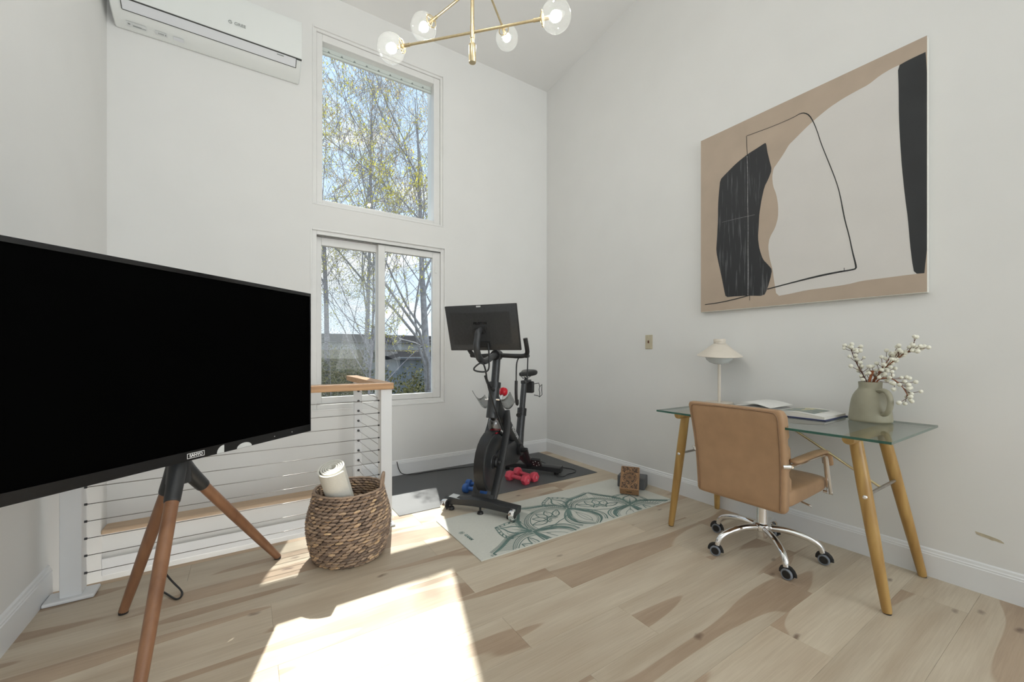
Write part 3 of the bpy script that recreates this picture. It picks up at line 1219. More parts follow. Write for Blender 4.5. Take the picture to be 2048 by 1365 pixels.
def paint(name, outline_, m, lift, smooth=True):
    pts = [Vector(p) for p in outline_]
    if smooth:
        q = []
        n = len(pts)
        for i in range(n):
            a, c = pts[i], pts[(i + 1) % n]
            q += [a * 0.8 + c * 0.2, a * 0.2 + c * 0.8]
        pts = q
    poly = [clampP((p.x, p.y)) for p in pts]
    b = MB()
    b.prism(poly, PXF - lift, PXF + 0.0005, lambda a, c, d: (d, a, c))
    return b.build(name, m, pt, world=True)


b = MB()
b.box(PXF - 0.0006, PY0 + 0.0005, PZ0 + 0.004, PXF + 0.001, PY1, PZ1)
b.build('taupe_ground', 'taupe', pt, world=True)
paint('offwhite_field', [(0.691, 2.692), (0.721, 2.691), (0.768, 2.681), (0.817, 2.658), (0.868, 2.652), (0.931, 2.642), (0.997, 2.623), (1.055, 2.596), (1.115, 2.562), (1.190, 2.510), (1.216, 2.493), (1.243, 2.452), (1.283, 2.402), (1.308, 2.374), (1.316, 2.324), (1.311, 2.262), (1.290, 2.195), (1.279, 2.117), (1.280, 2.043), (1.297, 1.980), (1.332, 1.921), (1.341, 1.862), (1.332, 1.785), (1.313, 1.706), (1.304, 1.629), (1.289, 1.526), (1.216, 1.531), (1.115, 1.544), (1.020, 1.545), (0.910, 1.550), (0.847, 1.561), (0.749, 1.562), (0.658, 1.564), (0.606, 1.563), (0.606, 1.819), (0.623, 2.178), (0.649, 2.428), (0.658, 2.636), (0.671, 2.690)], 'paintwhite', 0.0010)
paint('black_column', [(0.694, 2.690), (0.658, 2.696), (0.623, 2.698), (0.579, 2.699), (0.581, 2.161), (0.583, 1.562), (0.630, 1.565), (0.639, 1.637), (0.647, 1.734), (0.654, 1.855), (0.667, 1.991), (0.678, 2.140), (0.685, 2.276), (0.690, 2.424), (0.691, 2.570)], 'flatblack', 0.0014)
paint('black_block', [(1.360, 2.567), (1.411, 2.553), (1.471, 2.539), (1.549, 2.507), (1.631, 2.456), (1.670, 2.429), (1.679, 2.339), (1.686, 2.241), (1.686, 2.140), (1.694, 2.007), (1.700, 1.907), (1.679, 1.802), (1.656, 1.698), (1.640, 1.613), (1.628, 1.558), (1.565, 1.557), (1.471, 1.551), (1.367, 1.537), (1.346, 1.582), (1.327, 1.648), (1.316, 1.706), (1.339, 1.740), (1.374, 1.785), (1.396, 1.859), (1.406, 1.939), (1.400, 2.030), (1.396, 2.106), (1.382, 2.194), (1.364, 2.273), (1.339, 2.317), (1.318, 2.370), (1.332, 2.436), (1.346, 2.503), (1.353, 2.559)], 'brushblack', 0.0014)


def stroke(name, pts, m, lift, sm=2):
    """pts: (y, z, half width)"""
    p = [Vector(q) for q in pts]
    p = chaikin(p, sm)
    L, Rr = [], []
    for i in range(len(p)):
        t = p[min(i + 1, len(p) - 1)] - p[max(i - 1, 0)]
        n_ = Vector((-t.y, t.x)).normalized()
        w = p[i].z * 0.72
        L.append((p[i].x + n_.x * w, p[i].y + n_.y * w))
        Rr.append((p[i].x - n_.x * w, p[i].y - n_.y * w))
    b = MB()
    vs = []
    for q in L + Rr:
        a, c = clampP(q)
        vs.append((PXF - lift, a, c))
    n = len(L)
    b.add(vs, [(i, i + 1, n + i + 1, n + i) for i in range(n - 1)])
    return b.build(name, m, pt, world=True)


stroke('line', [(1.475, 2.525, 0.0026), (1.479, 2.590, 0.0026), (1.480, 2.654, 0.0026), (1.482, 2.667, 0.0028), (1.471, 2.667, 0.0028), (1.411, 2.662, 0.0026), (1.297, 2.655, 0.0023), (1.190, 2.655, 0.0026), (1.152, 2.663, 0.0036), (1.127, 2.653, 0.0043), (1.103, 2.627, 0.0043), (1.082, 2.578, 0.0034), (1.061, 2.509, 0.0028), (1.043, 2.432, 0.0031), (1.020, 2.353, 0.0031), (0.992, 2.260, 0.0034), (0.966, 2.170, 0.0031), (0.947, 2.083, 0.0034), (0.933, 1.985, 0.0043), (0.922, 1.916, 0.0040), (0.904, 1.832, 0.0037), (0.889, 1.737, 0.0043), (0.873, 1.656, 0.0057), (0.872, 1.635, 0.0064), (0.889, 1.631, 0.0057), (0.964, 1.629, 0.0071), (1.067, 1.620, 0.0078), (1.190, 1.603, 0.0057), (1.346, 1.580, 0.0048)], 'paintline', 0.0019, 1)
stroke('line', [(1.463, 1.552, 0.0043), (1.549, 1.538, 0.0051), (1.665, 1.524, 0.0043), (1.789, 1.520, 0.0037)], 'paintline', 0.0019)
stroke('line', [(0.927, 1.649, 0.0021), (0.927, 1.631, 0.0021)], 'paintline', 0.0019)
stroke('line', [(1.460, 1.555, 0.0023), (1.460, 1.517, 0.0023)], 'paintline', 0.0019)
stroke('pale_line', [(1.477, 2.526, 0.0026), (1.472, 2.366, 0.0021), (1.474, 2.208, 0.0031), (1.469, 2.049, 0.0021), (1.471, 1.891, 0.0028), (1.469, 1.733, 0.0043), (1.471, 1.553, 0.0031)], 'paintscratch', 0.0021)
stroke('pale_line', [(1.656, 2.112, 0.0007), (1.549, 2.109, 0.0014), (1.426, 2.102, 0.0009)], 'paintscratch', 0.0017)

# ------------------------------------------------------------------ wall switch, plaster scar
sw = thing('light_switch', 'beige light switch plate on the right wall left of the desk', 'light switch', (XR, 2.329, 1.185))
b = MB()
b.box(XR - 0.007, 2.292, 1.187, XR, 2.367, 1.311)
b.build('plate', 'switchplate', sw, world=True, bevel=0.003)
b = MB()
b.box(XR - 0.014, 2.324, 1.238, XR - 0.006, 2.335, 1.262)
b.build('toggle', 'twig', sw, world=True, bevel=0.001)
sc_ = MB()
sc_.prism([(0.424, 0.287), (0.395, 0.2835), (0.36, 0.277), (0.345, 0.273), (0.335, 0.266), (0.333, 0.2605), (0.35, 0.2615), (0.362, 0.2645), (0.37, 0.262), (0.385, 0.267), (0.405, 0.270), (0.42, 0.275)], XR - 0.0008, XR + 0.0002, lambda a, c, d: (d, a, c))
o = sc_.build('plaster_patch', 'scar', origin=(XR, 0.38, 0.26))
tag(o, 'bare tan patch of torn paint low on the right wall', 'wall patch')

# ------------------------------------------------------------------ glass desk on two trestles
GZ0, GZ1 = 0.777, 0.788
GX0, GX1, GY0, GY1 = 2.193, 2.905, 0.540, 1.672
desk = thing('glass_desk', 'glass-topped desk on two honey-coloured wooden trestles against the right wall', 'desk', (2.55, 1.1, 0))
b = MB()
b.cur = 1
b.box(GX0, GY0, GZ0, GX1, GY1, GZ1)
b.mi[0] = b.mi[1] = 0
b.build('glass_top', ['deskglass', 'deskedge'], desk, world=True)
for ytop, yfoot, lab in ((0.725, 0.597, 0), (1.612, 1.689, 1)):
    b = MB()
    b.tube([(2.325, ytop, 0.7512), (2.335, ytop, 0.7512), (2.88, ytop, 0.7512)], [0.023, 0.0255, 0.0255], 18)
    b.build('trestle_beam', 'beech', desk, world=True, smooth=40)
    legs = []
    for xt, xf in ((2.42, 2.365), (2.79, 2.912)):
        top, ft = Vector((xt, ytop + (0.004 if lab else 0.004), 0.765)), Vector((xf, yfoot, 0.004))
        legs.append((top, ft))
        b = MB()
        dv = ft - top
        b.tube([top, top + dv * 0.3, top + dv * 0.6, top + dv * 0.985, ft], [0.026, 0.0275, 0.025, 0.0185, 0.0165], 16)
        lg = b.build('leg', 'beech', desk, world=True, smooth=40)
        b = MB()
        b.tube([ft + Vector((0, 0, 0.0)), ft + Vector((0, 0, -0.0038))], 0.015, 14)
        b.build('foot_pad', 'blackpl', lg, world=True)
        if xt < 2.5:
            q = top + dv * ((0.765 - 0.488) / 0.761)
            b = MB()
            b.lathe([(0.0, 0.004), (0.005, 0.004), (0.0085, 0.002), (0.0095, 0.0)], q + Vector((-0.026, -0.004 if not lab else -0.006, 0)), 14, axis_mtx((-1, -0.18, 0)))
            b.build('bolt', 'chrome', lg, world=True, smooth=40)
    f = (0.765 - 0.489) / 0.761
    p0, p1 = legs[0][0].lerp(legs[0][1], f), legs[1][0].lerp(legs[1][1], f)
    b = MB()
    b.tube([p0, p1], 0.0075, 10)
    b.build('crossbar', 'brass' if False else 'steel', desk, world=True, smooth=40)
    mid = p0.lerp(p1, 0.48)
    b = MB()
    b.tube([mid, Vector((2.62, 1.13 + (0.05 if lab else 0.0), 0.752)), Vector((2.62, 1.17 + (0.0 if lab else 0.0), 0.764))], 0.0058, 10)
    b.build('brace_rod', 'brass', desk, world=True, smooth=40)
b = MB()
b.tube([(2.60, 1.15, 0.779), (2.60, 1.15, 0.768)], 0.03, 18)
b.build('brace_disc', 'chrome', desk, world=True)

# ------------------------------------------------------------------ desk lamp
LX, LY = 2.80, 1.608
lamp = thing('desk_lamp', 'cream desk lamp with conical shade and opal globe on the glass desk', 'lamp', (LX, LY, GZ1))
b = MB()
b.lathe([(0.0, 0.0005), (0.088, 0.0005), (0.09, 0.003), (0.09, 0.014), (0.087, 0.017), (0.0, 0.017)], (LX, LY, GZ1), 36)
b.build('base', 'cream', lamp, world=True, smooth=40)
b = MB()
b.tube([(LX, LY, GZ1 + 0.016), (LX, LY, GZ1 + 0.29)], 0.0105, 14)
b.build('pole', 'cream', lamp, world=True, smooth=40)
b = MB()
pz = 1.085
b.lathe([(0.001, pz - 0.015), (0.03, pz - 0.012), (0.062, pz), (0.083, pz + 0.020), (0.091, pz + 0.04), (0.088, pz + 0.062), (0.07, pz + 0.085)], (LX, LY, 0), 32)
b.build('opal_globe', 'opal', lamp, world=True, smooth=True)
b = MB()
tilt = Euler((R(4), R(-3), 0)).to_matrix()
b.lathe([(0.142, -0.008), (0.147, -0.006), (0.145, -0.001), (0.10, 0.032), (0.055, 0.070), (0.040, 0.082), (0.037, 0.082), (0.052, 0.067), (0.098, 0.028), (0.142, -0.008)], (LX, LY, 1.137), 40, tilt)
b.build('shade', 'cream', lamp, world=True, smooth=50)
b = MB()
b.lathe([(0.036, 1.208), (0.037, 1.216), (0.0395, 1.217), (0.0395, 1.226), (0.0375, 1.227), (0.0375, 1.231), (0.0395, 1.232), (0.0395, 1.247), (0.037, 1.251), (0.0, 1.252)], (LX + 0.004, LY, 0), 28)
b.build('cap', 'cream', lamp, world=True, smooth=40)

# ------------------------------------------------------------------ open book
bx0, bx1, by0, by1 = 2.565, 2.872, 0.895, 1.455
book = thing('open_book', 'large open hardcover picture book with navy cover on the glass desk', 'book', ((bx0 + bx1) / 2, (by0 + by1) / 2, GZ1))
b = MB()
b.box(bx0, by0, GZ1 + 0.0006, bx1, by1, GZ1 + 0.006)
b.build('cover', 'bookcover', book, world=True, bevel=0.001)
ym = (by0 + by1) / 2


def page_z(t, full):
    # t 0 at the outer edge, 1 at the spine
    return GZ1 + 0.006 + full * (0.55 + 0.75 * math.sin(min(1, t * 1.02) * math.pi * 0.86) ** 1.1 - 0.25 * t)


for nm, ya, yb, full in (('page_block', by0 + 0.008, ym, 0.022), ('page_block', by1 - 0.008, ym, 0.024)):
    b = MB()
    N = 18
    top, bot = [], []
    for i in range(N + 1):
        t = i / N
        y = ya + (yb - ya) * t
        top.append((y, page_z(t, full)))
        bot.append((y, GZ1 + 0.0062))
    poly = bot + top[::-1]
    b.prism(poly, bx0 + 0.008, bx1 - 0.008, lambda a, c, d: (d, a, c))
    pb = b.build(nm, 'paperedge', book, world=True)
    b = MB()
    vs = []
    for i in range(N + 1):
        for xx in (bx0 + 0.007, bx1 - 0.007):
            vs.append((xx, top[i][0], top[i][1] + 0.0012))
    b.add(vs, [(2 * i, 2 * i + 1, 2 * i + 3, 2 * i + 2) for i in range(N)])
    b.build('page', 'paper', pb, world=True, smooth=True)
    if ya < ym:
        b = MB()
        vs = []
        ids = range(4, N - 1)
        for i in ids:
            for xx in (bx0 + 0.045, bx1 - 0.045):
                vs.append((xx, top[i][0], top[i][1] + 0.0018))
        b.add(vs, [(2 * i, 2 * i + 1, 2 * i + 3, 2 * i + 2) for i in range(len(ids) - 1)])
        b.build('printed_picture', 'picture', pb, world=True, smooth=True)
b = MB()
vs = []
for i in range(15):
    t = i / 14
    y = ym - 0.004 + 0.19 * t
    z = GZ1 + 0.038 + 0.02 * math.sin(t * math.pi * 0.75)
    for xx in (bx0 + 0.01, bx1 - 0.004):
        vs.append((xx + 0.0 * t, y, z))
b.add(vs, [(2 * i, 2 * i + 1, 2 * i + 3, 2 * i + 2) for i in range(14)])
b.build('turning_page', 'paper', book, world=True, smooth=True)

# ------------------------------------------------------------------ jug with berry branches
JX, JY = 2.785, 0.772
jug = thing('stoneware_jug', 'matte sage-green stoneware jug with one handle on the glass desk', 'jug', (JX, JY, GZ1))
b = MB()
prof = [(0.0, 0.0005), (0.084, 0.0005), (0.090, 0.005), (0.0912, 0.012), (0.0885, 0.04), (0.0845, 0.08), (0.079, 0.115), (0.072, 0.138), (0.0625, 0.156), (0.053, 0.168), (0.0485, 0.178), (0.0485, 0.19), (0.050, 0.207), (0.0495, 0.2095), (0.045, 0.2095), (0.044, 0.19), (0.043, 0.17), (0.0, 0.165)]
b.lathe(prof, (JX, JY, GZ1), 44)
b.build('body', 'jug', jug, world=True, smooth=60)
hd = Vector((-0.62, -0.78, 0)).normalized()
pth = [(0.046, 0.162), (0.078, 0.172), (0.108, 0.166), (0.126, 0.142), (0.131, 0.108), (0.123, 0.075), (0.104, 0.052), (0.080, 0.046)]
pts = chaikin([Vector((JX, JY, GZ1 + z)) + hd * r_ for r_, z in pth], 2)
b = MB()
b.tube(pts, [0.0135 + 0.002 * abs(i / (len(pts) - 1) - 0.5) for i in range(len(pts))], 12, flat=0.8)
b.build('handle', 'jug', jug, world=True, smooth=True)

bm_ = MB()
bm_.sphere((0, 0, 0), 0.0104, 10, 7)
berry_src = None
JT = Vector((JX, JY, GZ1 + 0.20))


def berry_branch(label, main, mats, nb, seed, spread):
    global berry_src
    rr = random.Random(seed)
    t = thing('berry_branch', label, 'branch', tuple(JT - Vector((0, 0, 0.03))), 0, 'white berry branches in the jug')
    pts = chaikin([Vector(p) for p in main], 2)
    b = MB()
    n = len(pts)
    b.tube(pts, [0.0042 * (1 - 0.7 * i / (n - 1)) for i in range(n)], 6)
    b.build('stem', mats, t, world=True, smooth=True)
    tw = MB()
    for i in range(nb):
        f = 0.30 + 0.70 * i / (nb - 1)
        k = min(n - 2, int(f * (n - 1)))
        p = pts[k].lerp(pts[k + 1], f * (n - 1) - k)
        tg = (pts[k + 1] - pts[k]).normalized()
        dv = Vector((rr.uniform(-1, 1), rr.uniform(-1, 1), rr.uniform(-0.55, 1.1)))
        dv = (dv.normalized() + tg * 0.75).normalized() * rr.uniform(0.022, spread)
        if i == nb - 1:
            dv = tg * 0.012
        e = p + dv
        if e.x > XR - 0.02:
            e.x = XR - 0.02 - rr.uniform(0, 0.02)
        tw.tube([p, p.lerp(e, 0.6) + Vector((0, 0, -0.002)), e], 0.0013, 5, cap=False)
        if berry_src is None:
            q = bm_.build('berry', 'berry', t, smooth=True)
            berry_src = q.data
        else:
            q = bpy.data.objects.new('berry', berry_src)
            COL.objects.link(q)
            q.parent = t
        q.location = wmat(t).inverted() @ e
        s = rr.uniform(0.85, 1.12)
        q.scale = (s, s, s * 0.92)
        q.rotation_euler = (rr.uniform(0, 3), rr.uniform(0, 3), 0)
    tw.build('twigs', 'twig', t, world=True, smooth=True)


Jx = JX
berry_branch('upright berry branch leaning left out of the sage jug', [JT + Vector((0.0, 0.0, -0.15)), JT + Vector((0, 0.01, 0.0)), (Jx, 0.800, 1.03), (Jx + 0.005, 0.835, 1.10), (Jx, 0.856, 1.175)], 'twig', 30, 3, 0.062)
berry_branch('berry branch rising to the right out of the sage jug', [JT + Vector((0.01, 0.0, -0.15)), JT + Vector((0.0, -0.01, 0.0)), (Jx, 0.735, 1.045), (Jx, 0.69, 1.10), (Jx - 0.01, 0.640, 1.145), (Jx - 0.015, 0.598, 1.172)], 'twigred', 44, 5, 0.078)
berry_branch('berry branch drooping to the right of the sage jug', [JT + Vector((0.0, -0.01, -0.15)), JT + Vector((-0.01, -0.02, 0.008)), (Jx - 0.02, 0.715, 1.025), (Jx - 0.02, 0.672, 1.018), (Jx - 0.025, 0.64, 0.985), (Jx - 0.03, 0.614, 0.93)], 'twigred', 32, 9, 0.066)
berry_branch('short berry branch with a cut rust-coloured stem in the sage jug', [JT + Vector((0.0, 0.0, -0.15)), JT + Vector((0.01, 0.0, 0.0)), (Jx + 0.03, 0.745, 1.05), (Jx + 0.05, 0.720, 1.10), (Jx + 0.05, 0.70, 1.13)], 'twigred', 26, 14, 0.07)
b = MB()
b.tube([JT + Vector((-0.02, 0.0, -0.15)), JT + Vector((-0.02, 0.0, 0.005)), (Jx - 0.02, 0.757, 1.058)], [0.006, 0.0055, 0.0075], 8)
o = b.build('cut_stem', 'twigred', origin=tuple(JT - Vector((0.02, 0, 0.15))), smooth=40)
tag(o, 'thick cut rust-brown stem standing upright in the sage jug', 'stem')

# ------------------------------------------------------------------ office chair
ck = thing('office_chair', 'tan leather low-back office chair with chrome arms on a chrome five-star base', 'chair', (2.495, 1.178, 0), R(0))


def rrect(w, t, n=28, e=5.0):
    out = []
    for i in range(n):
        a = 2 * math.pi * (i + 0.5) / n
        c, s = math.cos(a), math.sin(a)
        out.append((math.copysign(abs(c) ** (2 / e), c) * t / 2, math.copysign(abs(s) ** (2 / e), s) * w / 2))
    return out


def back_x(z):
    f = (z - 0.345) / 0.53
    return -0.245 - 0.075 * f + 0.02 * math.sin(f * math.pi)


def panel(name, z0, z1, thick, xoff, w0, w1, parent, m, rnd_=0.02, e=6.0):
    b = MB()
    rings = []
    N = 9
    zs = [z0, z0 + rnd_ * 0.25, z0 + rnd_] + [z0 + rnd_ + (z1 - z0 - 2 * rnd_) * i / N for i in range(1, N)] + [z1 - rnd_, z1 - rnd_ * 0.25, z1]
    for z in zs:
        dz = min(z - z0, z1 - z)
        q = 1.0 if dz >= rnd_ else math.sqrt(max(0.0, 1 - (1 - dz / rnd_) ** 2))
        sh = rnd_ * (1 - q)
        f = (z - 0.345) / 0.53
        w = w0 + (w1 - w0) * f - 2 * sh
        t = max(0.004, thick - 2 * sh * 0.8)
        x = back_x(z) + xoff
        rings.append([(x + a, c, z) for a, c in rrect(w, t, e=e)])
    b.loft(rings, True)
    return b.build(name, m, parent, smooth=50)


back = panel('backrest', 0.345, 0.872, 0.062, 0.0, 0.468, 0.50, ck, 'leather', 0.02, 7.0)
b = MB()
loop = []
for f, s in ((0.03, -1), (0.2, -1), (0.4, -1), (0.6, -1), (0.8, -1), (0.955, -1)):
    z = 0.345 + 0.527 * f
    loop.append(Vector((back_x(z) - 0.0295, s * ((0.468 + 0.032 * f) / 2 - 0.020), z)))
loop2 = [Vector((p.x, -p.y, p.z)) for p in loop[::-1]]
full = loop + [Vector((back_x(0.86) - 0.0295, -0.20, 0.861)), Vector((back_x(0.86) - 0.0295, 0.20, 0.861))] + loop2
full = chaikin(full, 2)
b.tube(full, 0.0034, 6)
b.build('piping', 'leatherdk', back, smooth=True)
for z0, z1 in ((0.70, 0.862), (0.535, 0.70), (0.42, 0.535)):
    panel('cushion', z0 + 0.003, z1 - 0.003, 0.07, 0.052, 0.452, 0.472, back, 'leather', 0.026, 4.0)
# seat
b = MB()
rings = []
for x, zb, zt, w in ((-0.258, 0.376, 0.43, 0.440), (-0.245, 0.362, 0.455, 0.458), (-0.18, 0.362, 0.468, 0.476), (0.0, 0.372, 0.462, 0.48), (0.15, 0.378, 0.468, 0.48), (0.215, 0.388, 0.462, 0.474), (0.24, 0.405, 0.445, 0.455)):
    h_, zc_ = zt - zb, (zt + zb) / 2
    rings.append([(x, c, zc_ + a) for a, c in rrect(w, h_, e=6.0)])
b.loft(rings, True)
seat = b.build('seat', 'leather', ck, smooth=50)
b = MB()
b.box(-0.10, -0.08, 0.345, 0.09, 0.08, 0.372)
b.build('tilt_mechanism', 'blackmetal', ck, bevel=0.006)
b = MB()
b.tube([(0.02, -0.07, 0.358), (0.02, -0.16, 0.352), (0.03, -0.235, 0.33)], 0.0055, 8)
b.build('height_lever', 'chrome', ck, smooth=40)
for s in (-1, 1):
    y = s * 0.256
    bar = chaikin([Vector(p) for p in ((-0.265, y, 0.592), (-0.20, y, 0.596), (0.06, y, 0.600), (0.135, y, 0.598), (0.150, y, 0.565), (0.175, y, 0.47), (0.205, y, 0.372))], 2)
    b = MB()
    b.tube(bar, 0.0135, 12, flat=0.6)
    b.tube([(-0.285, y * 0.9, 0.590), (-0.262, y, 0.591)], 0.011, 10)
    b.tube([(0.205, y * 0.88, 0.378), (0.207, y * 1.06, 0.376)], 0.009, 10)
    af = b.build('armrest_frame', 'chrome', ck, smooth=40)
    pad = chaikin([Vector(p) for p in ((-0.235, y, 0.611), (-0.10, y, 0.617), (0.06, y, 0.622), (0.150, y, 0.616), (0.170, y, 0.575), (0.180, y, 0.535))], 2)
    b = MB()
    nn = len(pad)
    rs = [0.026 * min(1, 0.55 + 6 * min(i, nn - 1 - i) / nn) for i in range(nn)]
    b.tube(pad, rs, 14, flat=0.42)
    b.build('armrest_pad', 'leather', ck, smooth=True)
b = MB()
b.lathe([(0.0, 0.088), (0.026, 0.088), (0.030, 0.10), (0.034, 0.125), (0.046, 0.135), (0.048, 0.155), (0.044, 0.165), (0.030, 0.170), (0.028, 0.18), (0.028, 0.352), (0.0, 0.352)], (0, 0, 0), 28)
b.build('gas_column', 'chrome', ck, smooth=40)
for i in range(5):
    a = R(-133 + 72 * i)
    d = Vector((math.cos(a), math.sin(a), 0))
    side = Vector((-math.sin(a), math.cos(a), 0))
    pts = chaikin([d * r_ + Vector((0, 0, z)) for r_, z in ((0.03, 0.145), (0.11, 0.150), (0.19, 0.136), (0.25, 0.112), (0.276, 0.085), (0.282, 0.058))], 2)
    b = MB()
    nn = len(pts)
    b.tube(pts, [0.019 - 0.005 * i_ / nn for i_ in range(nn)], 12)
    lg = b.build('base_leg', 'chrome', ck, smooth=True)
    cang = a + R([40, -25, 60, 15, -50][i])
    cd = Vector((math.cos(cang), math.sin(cang), 0))
    cs = Vector((-math.sin(cang), math.cos(cang), 0))
    cc = d * 0.282 + cd * 0.008
    b = MB()
    b.tube([cc + Vector((0, 0, 0.062)), cc + Vector((0, 0, 0.04))], 0.013, 12)
    hood = []
    for q in range(9):
        t = R(-10 + 200 * q / 8)
        hood.append(cc + cd * (-0.027 * math.cos(t)) + Vector((0, 0, 0.0285 + 0.029 * math.sin(t))))
    b.tube(hood, 0.0165, 8, flat=0.3)
    cst = b.build('caster', 'blackpl', lg, world=False, smooth=40)
    b = MB()
    b.cur = 0
    for s in (-1, 1):
        mz = axis_mtx(cs * s)
        o_ = cc + cs * s * 0.008 + Vector((0, 0, 0.028))
        b.cur = 0
        b.lathe([(0.0, 0.012), (0.019, 0.012), (0.020, 0.011)], o_, 20, mz)
        b.cur = 1
        b.lathe([(0.020, 0.011), (0.0245, 0.0125), (0.0275, 0.009), (0.028, 0.004), (0.0275, 0.0)], o_, 20, mz)
    wh = b.build('caster_wheel', ['blackpl', 'casterlight'], lg, smooth=40)

# ------------------------------------------------------------------ television on a wooden tripod
TT = Vector((0.7498, 0.6617, 0))
TN = Vector((0.6617, -0.7498, 0))
TR = Vector((0.306, 2.63, 0))
TW, TZ0, TZ1 = 1.36, 0.697, 1.4975
tv = thing('television', 'large black flat-screen television switched off on a wooden tripod', 'television', tuple(TR - TT * TW / 2 + Vector((0, 0, TZ0))))


def tvp(a, z, d):
    """a from the right edge leftwards, d towards the viewer"""
    return TR - TT * a + Vector((0, 0, z)) + TN * d


def tvbox(b, a0, a1, z0, z1, d0, d1):
    vs = [tvp(a, z, d) for z in (z0, z1) for d in (d0, d1) for a in (a0, a1)]
    b.add(vs, [(0, 2, 3, 1), (4, 5, 7, 6), (0, 1, 5, 4), (2, 6, 7, 3), (0, 4, 6, 2), (1, 3, 7, 5)])


b = MB()
tvbox(b, 0.0, 0.0075, TZ0, TZ1, -0.012, 0.006)
tvbox(b, TW - 0.0075, TW, TZ0, TZ1, -0.012, 0.006)
tvbox(b, 0.0075, TW - 0.0075, TZ1 - 0.018, TZ1, -0.012, 0.006)
tvbox(b, 0.0075, TW - 0.0075, TZ0, TZ0 + 0.040, -0.012, 0.006)
b.build('bezel', 'gloss', tv, world=True)
b = MB()
tvbox(b, 0.006, TW - 0.006, TZ0 + 0.038, TZ1 - 0.016, -0.01, 0.001)
b.build('screen', 'screen', tv, world=True)
b = MB()
tvbox(b, 0.01, TW - 0.01, TZ0 + 0.01, TZ1 - 0.01, -0.028, -0.011)
tvbox(b, 0.18, TW - 0.18, TZ0 + 0.08, TZ1 - 0.2, -0.033, -0.026)
b.build('rear_housing', 'blackpl', tv, world=True, bevel=0.005)
b = MB()
tvbox(b, 0.623, 0.696, TZ0 + 0.009, TZ0 + 0.031, 0.0055, 0.0068)
lg_ = b.build('logo_plate', 'whiteprint', tv, world=True)
b = MB()
tvbox(b, 0.6255, 0.6935, TZ0 + 0.0115, TZ0 + 0.0285, 0.0062, 0.0072)
b.build('logo_field', 'gloss', lg_, world=True)
put_text('logo_lettering', 'SANYO', 0.0165, 'whiteprint', lg_, frame4(tvp(0.6595, TZ0 + 0.020, 0.0072), TT, (0, 0, 1)), bold=0.0007)
for aa, rr_ in ((0.545, 0.034), (0.43, 0.036)):
    b = MB()
    n_ = 14
    if aa > 0.5:
        poly = [(aa - 0.012, TZ0 + 0.001)] + [(aa - 0.012 + rr_ * math.cos(R(90 * i / n_)), TZ0 + 0.001 + rr_ * math.sin(R(90 * i / n_))) for i in range(n_ + 1)]
    else:
        poly = [(aa + rr_ * 1.1 * math.cos(R(180 * i / n_)), TZ0 + 0.001 + rr_ * 0.62 * math.sin(R(180 * i / n_))) for i in range(n_ + 1)]
    b.prism(poly, 0.0058, 0.0068, lambda a, c, d: tvp(a, c, d))
    b.build('sticker', 'sticker', tv, world=True)
for aa, zz in ((0.255, 0.018), (0.14, 0.02)):
    b = MB()
    b.sphere(tvp(aa, TZ0 + zz, 0.006), 0.0022, 8, 6)
    b.build('sensor_dot', 'whiteprint', tv, world=True)

hub = TR - TT * TW / 2 - TN * 0.105
feet = [Vector((-0.459, 2.438, 0)), Vector((0.141, 2.620, 0)), Vector((-0.297, 1.705, 0))]
hub.x, hub.y = -0.245, 2.225
tri = thing('tripod_stand', 'three-legged brown wooden tripod stand with black hub under the television', 'stand', (hub.x, hub.y, 0))
b = MB()
b.tube([(hub.x, hub.y, 0.60), (hub.x, hub.y, 0.70), (hub.x, hub.y, 1.16)], [0.045, 0.038, 0.026], 18)
b.build('centre_column', 'blackmetal', tri, world=True, smooth=40)
b = MB()
mx_ = Matrix((TT, TN, Vector((0, 0, 1)))).transposed()
b.obox(hub + TN * 0.023 + Vector((0, 0, 1.10)), (0.20, 0.004, 0.11), mx_)
b.build('mount_plate', 'blackmetal', tri, world=True, bevel=0.004)
for f in feet:
    hd_ = (f - Vector((hub.x, hub.y, 0)))
    hd_.z = 0
    L_ = hd_.length
    u_ = hd_.normalized()
    top = Vector((hub.x, hub.y, 0.66)) + u_ * 0.02
    ft = Vector((f.x, f.y, 0.012))
    j = top.lerp(ft, 0.165)
    b = MB()
    pts = chaikin([Vector((hub.x, hub.y, 0.695)) + u_ * 0.004, top + Vector((0, 0, 0.005)), top.lerp(ft, 0.06), j, top.lerp(ft, 0.172)], 2)
    nn = len(pts)
    b.tube(pts, [0.036 - 0.011 * i / (nn - 1) for i in range(nn)], 16)
    b.build('hub_socket', 'blackmetal', tri, world=True, smooth=40)
    b = MB()
    b.tube([j, top.lerp(ft, 0.45), top.lerp(ft, 0.8), ft], [0.0235, 0.0235, 0.0205, 0.0175], 18)
    lg = b.build('leg', 'walnut', tri, world=True, smooth=40, origin=tuple(ft))
    b = MB()
    b.tube([ft, Vector((f.x, f.y, 0.001))], [0.0178, 0.017], 16)
    b.build('foot_cap', 'blackpl', lg, world=True, smooth=40)

